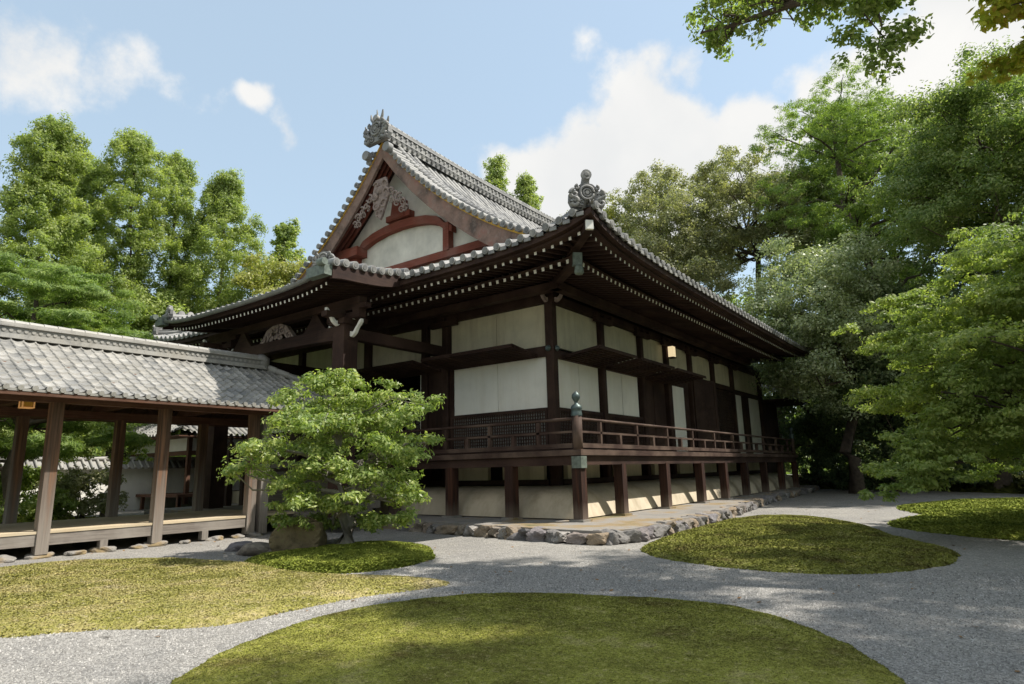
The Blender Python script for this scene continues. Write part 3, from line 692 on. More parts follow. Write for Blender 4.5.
# verge tiles along the gable and the descending ridges
vt = MB()
def prof_xz(side, d): x = EX1-d if side > 0 else EX0+d; return x, float(prof(d))
for side in (1, -1):
    dd = 4.3
    while dd < 11.3:
        x, z = prof_xz(side, dd)
        vt.tube([(x, .55, z+.13), (x, GY-.12, z+.12)], .125, 10, 0, True, random.uniform(.55, 1))
        vt.tube([(x, GY-.12, z+.12), (x, GY-.135, z+.12)], .07, 8, 0, True, .15)
        x2, z2 = prof_xz(side, dd+.13); vt.box(x2-.06, x2+.06, GY-.06, .5, z2+.02, z2+.06, 0, .4)
        sl = (float(prof(dd+.1))-float(prof(dd-.1)))/.2; dd += .36/math.sqrt(1+sl*sl)
    for (yc, rr, hh) in ((.58, .16, .22), (1.05, .14, .18), (1.48, .14, .16)):
        pts = []; 
        for k in range(40):
            d_ = 4.2+(11.3-4.2)*k/39; x, z = prof_xz(side, d_); pts.append((x, yc, z+hh))
        dr = MB()
        for k in range(39): dr.tube([pts[k], pts[k+1]], [rr*.95, rr*.86], 8, 0, False, random.uniform(.3, 1))
        dr.build('descending_ridge', 'tile', RF)
    vt.build('verge_tiles', 'tile', RF); vt = MB()
ornament(RF, (EX1-4.15, .45, float(prof(4.1))+.05), (1, -.6, 0), .55, False)
# bargeboards
for side in (1, -1):
    D = np.linspace(4.25, 11.58, 30); top = []; bot = []; tp2 = []; lining = []
    for d_ in D:
        x, z = prof_xz(side, d_); dep = .92-.30*(d_-4.25)/7.3; top.append((x, z-.05)); bot.append((x, z-.05-dep)); tp2.append((x, z+.0)); 
    m = MB(); m.strip(top, bot, 'y', -.10, .02); m.build('bargeboard', 'barge', hall)
    m = MB(); m.strip([(a, b+.035) for a, b in tp2], [(a, b-.065) for a, b in tp2], 'y', -.15, .10); m.build('bargeboard_edge', 'ochre', hall)
    m = MB(); G = np.zeros((len(D), 2, 3))
    for i, d_ in enumerate(D): x, z = prof_xz(side, d_); G[i, 0] = (x, .02, z-.06); G[i, 1] = (x, 1.2, z-.06)
    m.grid(G); m.build('gable_soffit', 'hall_wood_y', hall)
    for yc in (.18, .40, .62, .84):
        m = MB(); m.strip([(a, b-.03) for a, b in top], [(a, b-.20) for a, b in top], 'y', yc-.05, yc+.05); m.build('gable_rafter', 'red_wood', hall)
# gable wall
m = MB(); D = np.linspace(4.0, 11.58, 24); T = [(EX1-d_, float(prof(d_))-.10) for d_ in D]+[(EX0+d_, float(prof(d_))-.10) for d_ in D[::-1]]
m.prism([(T[0][0], 8.6)]+T+[(T[-1][0], 8.6)], 'y', 1.10, 1.2); m.build('gable_wall', 'gable_plaster', hall)
m = MB(); bx = [CX+x for x in (-3.0, -2.6, -2.2, -1.6, -.8, 0, .8, 1.6, 2.2, 2.6, 3.0)]; hz = [10.75, 10.95, 11.25, 11.45, 11.58, 11.62, 11.58, 11.45, 11.25, 10.95, 10.75]
m.strip([(x, z+.27+(.0 if abs(x-CX) > 2.2 else .08)) for x, z in zip(bx, hz)], list(zip(bx, hz)), 'y', .82, 1.09)
m.box(CX-2.95, CX-2.55, .80, 1.09, 9.8, 11.2); m.box(CX-4.4, CX-2.2, .5, 1.09, 10.9, 11.3); m.box(CX+2.55, CX+2.85, .80, 1.09, 10.05, 11.2)
m.build('gable_beam', 'red_wood', hall)
m = MB(); m.box(CX-6.3, CX+6.3, .84, 1.09, 9.78, 10.08); m.build('gable_beam', 'red_wood', hall)
m = MB(); m.prism([(CX-.42, 12.1), (CX+.42, 12.1), (CX+.28, 12.9), (CX-.28, 12.9)], 'y', .75, 1.09); m.box(CX-.7, CX+.7, .78, 1.09, 12.05, 12.3); m.build('king_strut', 'red_wood', hall)
m = MB(); m.lathe((CX+2.7, .94, 9.85), [(0, 0), (.06, .03), (.13, .2), (.10, .28), (.15, .34), (.15, 1.3)], 10); m.build('pendant', 'red_wood', hall)
# carved pendant below the gable peak
m = MB(); cy = -.18
def swirl(cx, cz, r, sg, a0=0.0, t=.05, turns=1.4):
    pts = []
    for k in range(22):
        a = a0+sg*turns*2*math.pi*k/21; rr = r*(1-.82*k/21); pts.append((cx+rr*math.cos(a), cy-.03*math.sin(k/3), cz+rr*math.sin(a)))
    m.tube(pts, [t*(1-.4*k/21) for k in range(22)], 6)
pend = [(-.30,13.5),(.30,13.5),(.42,13.1),(.5,12.8),(.40,12.45),(.28,12.2),(.12,11.85),(0,11.7),(-.12,11.85),(-.28,12.2),(-.40,12.45),(-.5,12.8),(-.42,13.1)]
m.prism([(CX+a, b) for a, b in pend], 'y', cy, cy+.1)
for sg in (-1, 1):
    for (dx, z, r_, t_) in ((.25, 13.2, .2, .05), (.32, 12.8, .24, .06), (.22, 12.35, .2, .05), (.1, 12.0, .13, .04), (.62, 12.75, .2, .05), (.85, 12.55, .2, .05), (1.1, 12.35, .2, .05), (1.32, 12.1, .2, .05), (1.5, 11.85, .16, .04), (.98, 12.15, .15, .04), (1.25, 11.8, .14, .04), (.7, 12.35, .14, .04)):
        swirl(CX+sg*dx, z, r_, sg, random.uniform(0, 6), t_)
m.tube([(CX, cy-.12, 13.0), (CX, cy-.02, 13.0)], [.06, .2], 6)
m.build('gable_pendant', 'carved_grey', hall)

# ------------------------------------------------------------------ hall: walls
RY = [0, 3.25, 6.5, 9.06, 11.8, 14.87, 17.9]          # columns along the right wall
FX = [0, -4.44, -10.0, -15.85]
def column(x, y, w_, z0=.28, z1=6.86, mat='hall_wood_z'):
    m = MB(); b = .03; h = w_/2
    pts = [(-h+b, -h), (h-b, -h), (h, -h+b), (h, h-b), (h-b, h), (-h+b, h), (-h, h-b), (-h, -h+b)]
    m.prism([(x+a, y+c) for a, c in pts], 'z', z0, z1); return m.build('column', mat, hall)
for y in RY: column(0, y, .30 if y == 0 else .26)
for x in FX[1:]: column(x, 0, .28)
column(-5.45, .0, .3); column(-8.6, 0, .3); column(-12.9, 0, .3)
core = MB()
core.box(-.30, -.20, .3, 23.2, .3, 7.5); core.box(-15.8, -7.9, .20, .30, .3, 7.5); core.box(-5.75, -.3, .20, .30, .3, 7.5); core.box(-7.9, -5.75, .20, .30, .3, 2.1); core.box(-7.9, -5.75, .20, .30, 5.2, 7.5)
core.box(-15.85, -15.7, .3, 18, .3, 7.5); core.box(-15.8, -.2, 18, 18.1, .3, 7.5); core.box(-10.5, -3.2, 4, 4.1, 2, 5.6); core.box(-15.7, -.3, .3, 17.9, 2.0, 2.1)
core.build('wall_core', 'dark_inside', hall)
def panelE(y0, y1, z0, z1, mat, x=-.06, name='wall_panel', th=.1):
    m = MB(); m.box(x-th, x, y0, y1, z0, z1); return m.build(name, mat, hall)
def panelS(x0, x1, z0, z1, mat, y=.06, name='wall_panel', th=.1):
    m = MB(); m.box(x0, x1, y, y+th, z0, z1); return m.build(name, mat, hall)
# upper plaster bands, each divided by a thin seam
for i in range(6):
    a, b = RY[i]+.12, RY[i+1]-.12; mid = (a+b)/2
    panelE(a, mid-.008, 5.45 if i < 3 else 5.62, 6.84, 'cream_plaster'); panelE(mid+.008, b, 5.45 if i < 3 else 5.62, 6.84, 'cream_plaster')
for a, b in ((-4.26, -.2), (-9.85, -4.62), (-15.7, -10.2)):
    mid = (a+b)/2 if a > -5 else b-(b-a)*.28
    panelS(a, mid-.008, 5.42, 6.84, 'cream_plaster'); panelS(mid+.008, b, 5.42, 6.84, 'cream_plaster')
# lintels, sills, head beams
m = MB()
m.box(-.1, .13, .2, 23.2, 6.84, 7.12); m.box(-15.85, .2, -.13, .1, 6.84, 7.12); m.build('head_beam', 'hall_wood_y', hall)
m = MB(); m.box(.55, .85, -.9, 18.9, 6.98, 7.22); m.box(-16.6, .9, -.85, -.55, 6.98, 7.22); m.build('eave_purlin', 'hall_wood_y', hall)
for i in range(6):
    z = 5.07 if i < 3 else 5.46
    m = MB(); m.box(-.12, .10, RY[i]+.12, RY[i+1]-.12, z, z+.24); m.build('lintel', 'hall_wood_y', hall)
    m = MB(); m.box(-.12, .10, RY[i]+.12, RY[i+1]-.12, 2.12, 2.24); m.build('threshold', 'hall_wood_y', hall)
for a, b in ((-4.30, -.14), (-9.87, -4.58), (-15.7, -10.13)):
    m = MB(); m.box(a, b, -.10, .12, 5.12, 5.44); m.build('lintel', 'hall_wood_x', hall)
    m = MB(); m.box(a, b, -.10, .12, 2.12, 2.24); m.build('threshold', 'hall_wood_x', hall)
# nail-cover knobs on the corner post
m = MB()
m.tube([(.20, 0, 5.33), (.27, 0, 5.33)], [.10, .06], 12); m.tube([(0, -.20, 5.33), (0, -.27, 5.33)], [.10, .06], 12); m.tube([(.2, -.2, 5.33), (.2, -.2, 5.34)], .01, 6)
m.build('nail_cover', 'bronze', hall)
# brackets on column heads
def bracket(x, y, dx, dy, big=False):
    m = MB(); s_ = 1.25 if big else 1.0
    for k, (l_, z_) in enumerate(((.62, 6.78), )):
        a = Vector((x-dx*l_*s_, y-dy*l_*s_, z_)); b = Vector((x+dx*l_*s_, y+dy*l_*s_, z_)); m.beam(a, b, .16, .18)
    for t in (-.55, 0, .55):
        m.box(x+dx*t*s_-.12, x+dx*t*s_+.12, y+dy*t*s_-.12, y+dy*t*s_+.12, 6.88, 6.99)
    m.build('bracket', 'hall_wood_x', hall)
for y in RY[1:]: bracket(.16, y, 0, 1)
for x in FX[1:]: bracket(x, -.16, 1, 0)
def nosing(p, d, s_=1.0, mat='white_paint'):
    """curled, white painted beam end"""
    p = Vector(p); d = Vector(d).normalized(); m = MB(); pts = []
    for k in range(9): t = k/8; pts.append(p+d*(.62*s_*t)+Vector((0, 0, s_*(.42*t*t-.06*math.sin(t*6)))))
    sd_ = d.cross(Vector((0, 0, 1))).normalized()*.07*s_
    top = []; vs = []
    for k, q in enumerate(pts):
        h = (.17-.05*k/8+(.05 if k % 3 == 1 else 0))*s_; vs += [q-sd_+Vector((0, 0, -h/2)), q+sd_+Vector((0, 0, -h/2)), q+sd_+Vector((0, 0, h/2)), q-sd_+Vector((0, 0, h/2))]
    fs = []
    for k in range(8):
        o = 4*k
        for j in range(4): fs.append((o+j, o+(j+1) % 4, o+4+(j+1) % 4, o+4+j))
    fs += [(0, 1, 2, 3), (32, 35, 34, 33)]
    m.add(vs, fs); return m.build('carved_nosing', mat, hall)
nosing((.18, 0, 6.92), (1, 0, 0), .75, 'carved_grey'); nosing((0, -.18, 6.92), (0, -1, 0), .75, 'carved_grey')
# lower bays, front
def lattice(p0, ux, w_, z0, z1, nrm, pitch=.095, name='lattice'):
    """grid of thin bars over a pale backing; ux = direction along the wall, nrm = outward"""
    p0 = Vector(p0); ux = Vector(ux); nn = Vector(nrm); m = MB(); n = int(w_/pitch); b = .013
    def bx(a0, a1, c0, c1, t):
        vs = []
        for (a, c, o_) in ((a0, c0, 0), (a1, c0, 0), (a1, c1, 0), (a0, c1, 0), (a0, c0, t), (a1, c0, t), (a1, c1, t), (a0, c1, t)):
            q = p0+ux*a+nn*o_; vs.append((q.x, q.y, c))
        m.add(vs, [(0, 3, 2, 1), (4, 5, 6, 7), (0, 1, 5, 4), (1, 2, 6, 5), (2, 3, 7, 6), (3, 0, 4, 7)])
    for i in range(1, n): bx(i*w_/n-b, i*w_/n+b, z0, z1, .030)
    nz_ = int((z1-z0)/pitch)
    for j in range(1, nz_): c = z0+(z1-z0)*j/nz_; bx(0, w_, c-b, c+b, .026)
    bx(0, w_, z0, z0+.07, .05); bx(0, w_, z1-.07, z1, .052); bx(0, .07, z0+.07, z1-.07, .048); bx(w_-.07, w_, z0+.07, z1-.07, .048)
    o = m.build(name, 'hall_wood_z', hall)
    m = MB(); q = p0-nn*.03; q2 = p0+ux*w_-nn*.001
    xs = sorted((q.x, q2.x)); ys = sorted((q.y, q2.y)); m.box(xs[0], xs[1], ys[0], ys[1], z0+.01, z1-.01); m.build('lattice_backing', 'lattice_back', o)
    return o
panelS(-4.14, -2.22, 3.50, 5.12, 'paper_white', name='shoji_panel'); panelS(-2.205, -.2, 3.50, 5.12, 'paper_white', name='shoji_panel')
lattice((-4.2, -.02, 0), (1, 0, 0), 4.0, 2.24, 3.46, (0, -1, 0))
m = MB(); m.box(-4.2, -.2, -.05, .05, 3.43, 3.50); m.build('rail', 'hall_wood_x', hall)
m = MB(); m.box(-5.3, -4.62, -.02, .1, 2.24, 5.12); m.box(-4.62, -4.15, .0, .1, 2.24, 5.12); m.build('board_door', 'hall_wood_z', hall)
panelS(-5.72, -5.60, 2.24, 5.12, 'paper_white', -.03, 'shoji_panel')
lattice((-7.8, 1.2, 0), (1, 0, 0), 2.1, 2.2, 4.25, (0, -1, 0), .2)
panelS(-9.8, -8.75, 2.24, 5.12, 'hall_wood_z', name='board_door'); panelS(-12.75, -10.2, 3.5, 5.12, 'paper_white', name='shoji_panel'); panelS(-15.6, -13.1, 3.5, 5.12, 'paper_white', name='shoji_panel')
panelS(-15.7, -10.1, 2.24, 3.5, 'hall_wood_x', name='board_door')
# lower bays, right
panelE(.2, 1.72, 3.50, 5.07, 'paper_white', name='shoji_panel'); panelE(1.75, 3.07, 3.50, 5.07, 'paper_white', name='shoji_panel')
panelE(3.5, 4.86, 3.50, 5.07, 'paper_white', name='shoji_panel'); panelE(4.9, 6.25, 3.50, 5.07, 'paper_white', name='shoji_panel')
lattice((.02, .2, 0), (0, 1, 0), 2.87, 2.24, 3.46, (1, 0, 0)); lattice((.02, 3.43, 0), (0, 1, 0), 2.89, 2.24, 3.46, (1, 0, 0))
m = MB(); m.box(-.05, .06, .2, 3.07, 3.43, 3.50); m.box(-.05, .06, 3.43, 6.32, 3.43, 3.50); m.build('rail', 'hall_wood_y', hall)
panelE(6.68, 7.7, 2.24, 5.07, 'hall_wood_z', name='board_door'); panelE(7.74, 8.88, 2.24, 5.07, 'hall_wood_z', name='board_door')
panelE(9.24, 9.75, 2.24, 5.46, 'hall_wood_z', name='board_door'); panelE(9.75, 11.05, 2.24, 5.08, 'paper_white', name='shoji_panel'); panelE(9.75, 11.6, 5.08, 5.46, 'hall_wood_y', x=-.04); panelE(11.05, 11.6, 2.24, 5.08, 'hall_wood_z', x=-.05, name='board_door')
panelE(11.98, 14.7, 2.24, 5.46, 'hall_wood_z', x=-.07, name='board_door')
lattice((.03, 15.05, 0), (0, 1, 0), 2.66, 2.24, 5.40, (1, 0, 0), .13, 'lattice_shutter')
def leafdoor(hx, hy, ang, w_, z0=2.26, z1=5.5):
    m = MB(); m.box(0, w_, -.035, .035, z0, z1)
    for z in (z0, z0+.9, z0+1.9, z1-.12): m.box(.0, w_, -.055, -.036, z, z+.12)
    for x in (0, w_-.12): m.box(x, x+.12, -.056, -.037, z0, z1)
    o = m.build('swung_door', 'hall_wood_z', hall, (hx, hy, 0)); o.rotation_euler = (0, 0, ang); return o
leafdoor(.14, 11.75, R(62), 1.3)
# end bays beyond the main hall: tall plaster, narrow door, strip of glass
panelE(18.1, 23.0, 5.6, 7.1, 'cream_plaster'); m = MB(); m.box(-.12, .1, 18.08, 23.0, 5.4, 5.62); m.build('lintel', 'hall_wood_y', hall)
panelE(18.12, 19.6, 2.2, 5.4, 'paper_white', name='shoji_panel'); panelE(19.62, 21.0, 2.2, 5.4, 'hall_wood_z', name='board_door'); panelE(21.0, 23.0, 2.2, 5.4, 'paper_white', name='shoji_panel')
column(0, 23.15, .3)
# rear wing with a lower roof
wing = MB()
def zwing(x, y): return 5.5+.42*min(max(0, 1.9-x), 5.6)+.45*math.exp(-max(0, 28.5-y)/1.2)*max(0, 1-(1.9-x)/5)
P = np.array([[(1.9-.35*j, 23.3+.26*i, zwing(1.9-.35*j, 23.3+.26*i)+(.07 if i % 2 else 0)) for i in range(21)] for j in range(17)])
wing.grid(P, tones=rng.uniform(.2, 1, (16, 20)))
for i in range(20): disc(wing, (1.93, 23.4+.26*i, zwing(1.9, 23.4+.26*i)+.02), (1, 0, 0), .08)
wing.build('wing_roof', 'tile', hall)
m = MB(); m.box(-15, -.15, 23.3, 27.5, .3, 5.4); m.box(-2, 1.8, 23.4, 28.3, 5.35, 5.45); m.build('wing_wall', 'hall_wood_y', hall)
# raised shutter panels hanging outward above the shoji
def awning(pts_in, pts_out, n, name='raised_shutter'):
    m = MB(); a0, a1 = map(Vector, pts_in); b0, b1 = map(Vector, pts_out); up = Vector((0, 0, .05))
    vs = [a0, a1, b1, b0, a0+up, a1+up, b1+up, b0+up]
    m.add(vs, [(0, 1, 2, 3), (7, 6, 5, 4), (0, 4, 5, 1), (1, 5, 6, 2), (2, 6, 7, 3), (3, 7, 4, 0)])
    for k in range(n+1):
        t = k/n; p = a0.lerp(b0, t); q = a1.lerp(b1, t); m.beam(p-up*.7, q-up*.7, .035, .04)
    for k in range(int((a1-a0).length/.6)+1):
        t = min(1, k*.6/(a1-a0).length); m.beam(a0.lerp(a1, t)-up*.3, b0.lerp(b1, t)-up*.3, .03, .035)
    o = m.build(name, 'hall_wood_x', hall)
    return o
for a, b in ((-4.25, -.45), (-9.8, -4.65), (-15.6, -10.3)): awning(((a, -.12, 5.14), (b, -.12, 5.14)), ((a, -1.5, 5.30), (b, -1.5, 5.30)), 9)
for a, b in ((.42, 3.1), (3.4, 6.35), (6.65, 9.75)): awning(((.12, a, 5.11), (.12, b, 5.11)), ((1.48, a, 5.28), (1.48, b, 5.28)), 9)
# ------------------------------------------------------------------ veranda
VW = 1.98
PY = [-1.98, .35, 3.52, 6.75, 9.4, 12.2, 15.2, 18.3, 21.3]; PX = [-.22, -2.45, -4.9]
def vpost(x, y):
    m = MB(); m.box(x-.14, x+.14, y-.14, y+.14, .30, 1.72); o = m.build('veranda_post', 'veranda_post_wood', hall)
    m = MB(); m.prism([(x-.24, y-.2), (x+.2, y-.23), (x+.23, y+.18), (x-.19, y+.22)], 'z', .22, .325); m.build('base_stone', 'terrace', o); return o
vpost(VW, -VW)
for y in PY[1:]: vpost(VW, y)
for x in PX: vpost(x, -VW)
m = MB()
m.box(VW-.11, VW+.11, -VW-.11, 21.45, 1.70, 1.94); m.box(-5.6, VW-.11, -VW-.11, -VW+.11, 1.70, 1.94)
for y in PY[1:]: m.box(.1, VW-.11, y-.08, y+.08, 1.72, 1.93)
for x in PX: m.box(x-.08, x+.08, -VW+.11, -.1, 1.72, 1.93)
m.build('veranda_beam', 'hall_wood_y', hall)
# deck boards run outwards from the wall
m = MB(); y = -VW-.12
while y < 21.5: m.box(.14, VW+.16, y+.003, y+.177, 1.945, 2.10+random.uniform(-.003, .003)); y += .18
x = .12
while x > -5.7: m.box(x-.177, x-.003, -VW-.16, -.14, 1.945, 2.10+random.uniform(-.003, .003)); x -= .18
m.build('veranda_deck', 'weathered_wood_x', hall)
m = MB(); m.box(VW+.162, VW+.20, -VW-.20, 21.55, 1.95, 2.09); m.box(-5.7, VW+.16, -VW-.20, -VW-.162, 1.95, 2.09); m.build('deck_edge', 'weathered_wood_y', hall)
# railings
def railing(p0, p1, z=2.11, posts=1.5, skip0=.15):
    p0 = Vector(p0); p1 = Vector(p1); d = (p1-p0); ln = d.length; d.normalize()
    m = MB(); m.beam(p0+Vector((0, 0, z+.10)), p1+Vector((0, 0, z+.10)), .13, .12); m.beam(p0+Vector((0, 0, z+.46)), p1+Vector((0, 0, z+.46)), .10, .055); m.build('rail', 'weathered_wood_x' if abs(d.x) > .5 else 'weathered_wood_y', hall)
    m = MB(); m.tube([p0+Vector((0, 0, z+.80)), p1+Vector((0, 0, z+.80))], .042, 10); m.build('handrail', 'weathered_wood_x' if abs(d.x) > .5 else 'weathered_wood_y', hall)
    n = max(1, int(ln/posts))
    for i in range(n+1):
        q = p0+d*(skip0+(ln-skip0*2)*i/n)
        m = MB(); m.box(q.x-.05, q.x+.05, q.y-.05, q.y+.05, z+.16, z+.76); m.build('baluster', 'weathered_wood_z', hall)
        if i < n:
            q = p0+d*(skip0+(ln-skip0*2)*(i+.5)/n); m = MB(); m.box(q.x-.06, q.x+.06, q.y-.06, q.y+.06, z+.16, z+.43); m.build('strut', 'weathered_wood_z', hall)
railing((VW, -VW+.13, 0), (VW, 21.3, 0), posts=2.35, skip0=1.1); railing((VW-.13, -VW, 0), (-5.5, -VW, 0), posts=2.35, skip0=1.1)
def finial_post(x, y, r=.135, top=3.02):
    m = MB(); m.lathe((x, y, 0), [(0, 1.96), (r, 1.96), (r, top), (0, top+.01)], 18); o = m.build('newel_post', 'weathered_wood_z', hall)
    m = MB(); m.lathe((x, y, top), [(r+.012, -.04), (r+.014, .02), (r+.004, .05), (r+.004, .12), (r+.016, .14), (r+.012, .19), (r*.9, .24), (.05, .28), (.045, .33), (.075, .37), (.112, .44), (.108, .52), (.06, .58), (.0, .63)], 20); m.build('finial', 'bronze', o)
finial_post(VW, -VW); finial_post(VW, 21.42, .11); 
m = MB(); m.box(VW-.1, VW+.19, -VW-.19, -VW+.1, 1.62, 1.925); m.build('corner_fitting', 'patina', hall)
# battered plaster base below the walls, sill beam and floor-level panels
m = MB(); kb = [(0, 1.12), (.7, 1.12), (1.05, 1.05), (1.35, .88), (1.55, .62), (1.68, .3)]
G = np.zeros((len(kb)+0, 4, 3))
for j, (o_, z_) in enumerate(kb): G[j] = [(-6.2, -o_, z_), (-.3*0+o_*0-.0, -o_, z_), (o_, -o_, z_), (o_, -o_, z_)]
m.grid(G[:, :3], smooth=True, flip=True)
G2 = np.array([[(o_, -o_, z_), (o_, 8, z_), (o_, 23, z_)] for o_, z_ in kb]); m.grid(G2, smooth=True, flip=True)
m.build('plaster_base', 'base_plaster', hall)
m = MB(); m.box(-.25, .16, .18, 23, 1.14, 1.30); m.box(-15.8, -.18, -.16, .25, 1.14, 1.30); m.box(-.2, .14, .18, 23, 1.78, 2.1); m.box(-15.8, -.18, -.14, .2, 1.78, 2.1); m.build('sill_beam', 'hall_wood_y', hall)
for (x0, x1, y0_, y1_) in [(-.1, .05, RY[i]+.6, RY[i+1]-.6) for i in range(6)]+[(-2.0, -.4, -.05, .1), (-4.2, -2.6, -.05, .1), (-.1, .05, 18.3, 22.5)]:
    m = MB(); m.box(x0, x1, y0_, y1_, 1.30, 1.78); m.build('floor_panel', 'cream_plaster', hall)

# ------------------------------------------------------------------ porch
QX0, QX1, QY = -12.65, -3.2, -6.1
def plift(x, y): 
    a = .34*math.exp(-max(0, QX1-x)/.9)+.34*math.exp(-max(0, x-QX0)/.9); return a*min(1, max(0, (-2.4-y)/3.4))
def zP(x, y): return float(prof(y-EY0))+.03+plift(x, y)
m = MB()
zPv = np.vectorize(zP)
tiles(m, lambda a, d: (a, QY+d, zPv(a, QY+d)), QX0, QX1, .315, lambda a: 3.3, .36, 8)
for i in range(30):
    x = QX0+.16+i*.315; disc(m, (x, QY-.02, zP(x, QY)+.03), (0, -1, -.1))
y = QY+.1
while y < -3.1:
    for x, sx in ((QX1, 1), (QX0, -1)):
        z = zP(x, y); m.tube([(x-sx*.42, y, z+.13), (x+sx*.14, y, z+.06)], .118, 10, 0, True, random.uniform(.6, 1)); disc(m, (x+sx*.15, y, z+.06), (sx, 0, -.1), .115)
    y += .33
for x in (QX1-.45, QX0+.45):
    pts = [(x, yy_, zP(x, yy_)+.12) for yy_ in np.linspace(QY+.05, -2.8, 14)]; m.tube(pts, .10, 8, 0, True, .8)
PRF = m.build('porch_roof', 'tile', hall)
ornament(PRF, (QX1-.35, QY+.05, zP(QX1-.3, QY)+.08), (.3, -1, 0), .62, False); ornament(PRF, (QX0+.3, QY+.05, zP(QX0+.3, QY)+.05), (-.3, -1, 0), .62, False)
m = MB()
for x in (QX1+.02, QX0-.02):
    m = MB()
    ys = np.linspace(QY+.02, -2.2, 14); top = [(yy_, zP(x, yy_)-.03) for yy_ in ys]; bot = [(yy_, zP(x, yy_)-.40-.0*yy_) for yy_ in ys]
    m.strip(top, bot, 'x', x-.06, x+.06); m.build('porch_bargeboard', 'hall_wood_y', hall)
m = MB(); xs = np.linspace(QX0, QX1, 40); m.strip([(x, zP(x, QY)-.02) for x in xs], [(x, zP(x, QY)-.19) for x in xs], 'y', QY+.05, QY+.16)
G = np.array([[(x, y_, zP(x, y_)-.12+.04*(y_ > -4)) for x in xs] for y_ in (QY+.1, -4.9, -3.6, -2.2)]); m.grid(G); m.build('porch_soffit', 'hall_wood_x', hall)
pr_ = MB(); pr_.beam((0, 2.6, .52), (0, 0, 0), .065, .085, mi=0, mend=1); pr_ = pr_.build('porch_rafter', ['hall_wood_y', 'white_paint'])
x = QX1-.45; first = True
while x > QX0+.3:
    z = zP(x, QY)-.27
    if first: pr_.parent = hall; pr_.location = (x, QY+.22, z); first = False
    else: cp(pr_, hall, (x, QY+.22, z))
    x -= .215
# copper gutter
m = MB(); pts = []; ring = []
xs = np.linspace(QX0-.1, QX1+.05, 30)
G = np.zeros((30, 9, 3))
for i, x in enumerate(xs):
    for j in range(9): a = math.pi+math.pi*j/8; G[i, j] = (x, QY-.10+.085*math.cos(a), zP(x, QY)-.02+.10*math.sin(a))
m.grid(G, smooth=True); m.build('gutter', 'gutter_metal', hall)
for x in (QX1, QX0-.1):
    z = zP(x, QY); m = MB(); m.prism([(QY-.24, z-.32), (QY+.0, z-.32), (QY+.04, z-.02), (QY-.24, z-.02)], 'x', x-.75 if x > -5 else x, x+.06 if x > -5 else x+.5); m.tube([(x-.1, QY-.30, z+.0), (x+.16, QY-.30, z+.0)], .10, 12); m.build('gutter_head', 'patina', hall)
m = MB(); m.box(EX0-.1, EX0+.7, EY0-.16, EY0+.1, 7.25, 7.6); m.build('gutter_head', 'patina', hall)
# porch columns, beams, carved strut
PCY = -4.5
for x in (-4.47, -11.38):
    m = MB(); m.box(x-.26, x+.26, PCY-.26, PCY+.26, .32, 6.0); m.box(x-.36, x+.36, PCY-.36, PCY+.36, .22, .34); m.build('porch_column', 'hall_wood_z', hall)
    m = MB(); m.box(x-.34, x+.34, PCY-.34, PCY+.34, 6.0, 6.16); m.box(x-.75, x+.75, PCY-.13, PCY+.13, 6.16, 6.34); m.box(x-.13, x+.13, PCY-.8, PCY+.75, 6.17, 6.33); m.box(x-1.0, x+1.0, PCY-.12, PCY+.12, 6.42, 6.56)
    for dx in (-.6, 0, .6): m.box(x+dx-.14, x+dx+.14, PCY-.14, PCY+.14, 6.34, 6.44)
    m.box(x-.14, x+.14, PCY-.15, 0, 5.6, 5.95); m.build('bracket', 'hall_wood_x', hall)
    nosing((x+.26, PCY, 5.72), (1, 0, 0), .78); nosing((x-.26, PCY, 5.72), (-1, 0, 0), .78); nosing((x, PCY-.26, 6.05), (0, -1, 0), .78); nosing((x+.3, PCY, 6.25), (1, .1, 0), .7)
m = MB(); bx = np.linspace(-11.6, -4.2, 12); m.strip([(x, 6.0) for x in bx], [(x, 5.55+.10*math.sin(math.pi*(x+11.6)/7.4)) for x in bx], 'y', PCY-.16, PCY+.16)
m.box(-12.2, -3.7, PCY-.14, PCY+.14, 6.56, 6.78); m.build('porch_beam', 'hall_wood_x', hall)
m = MB(); 
m.prism([(-8.9, 6.0), (-8.5, 6.0), (-8.2, 6.3), (-7.65, 6.3), (-7.35, 6.0), (-6.95, 6.0), (-7.4, 6.45), (-7.7, 6.56), (-8.15, 6.56), (-8.5, 6.45)], 'y', PCY-.08, PCY+.08)
cy = PCY-.10
for (dx, z, r_) in ((-.7, 6.12, .13), (-.35, 6.3, .14), (0, 6.4, .15), (.35, 6.3, .14), (.7, 6.12, .13), (0, 6.15, .12), (-.25, 6.1, .1), (.25, 6.1, .1)): swirl(-7.92+dx, z, r_, 1 if dx > 0 else -1, 1, .04)
m.build('frog_leg_strut', 'carved_grey', hall)
for x in (-10.0, -5.9):
    m = MB(); m.prism([(x-.6, 6.0), (x+.6, 6.0), (x+.3, 6.3), (x+.1, 6.56), (x-.1, 6.56), (x-.3, 6.3)], 'y', PCY-.07, PCY+.07); m.build('frog_leg_strut', 'hall_wood_x', hall)
# porch floor and steps up to the veranda (mostly behind the tree)
m = MB(); m.box(-12, -4.8, -4.9, -3.0, .42, .55); m.box(-11.9, -4.9, -3.0, -2.6, .55, .95); m.box(-11.9, -4.9, -2.6, -2.3, .95, 1.35); m.box(-11.9, -4.9, -2.3, -1.9, 1.35, 1.75); m.box(-12, -5.7, -1.9, -.1, 1.9, 2.1)
m.build('porch_steps', 'grey_wood_x', hall)

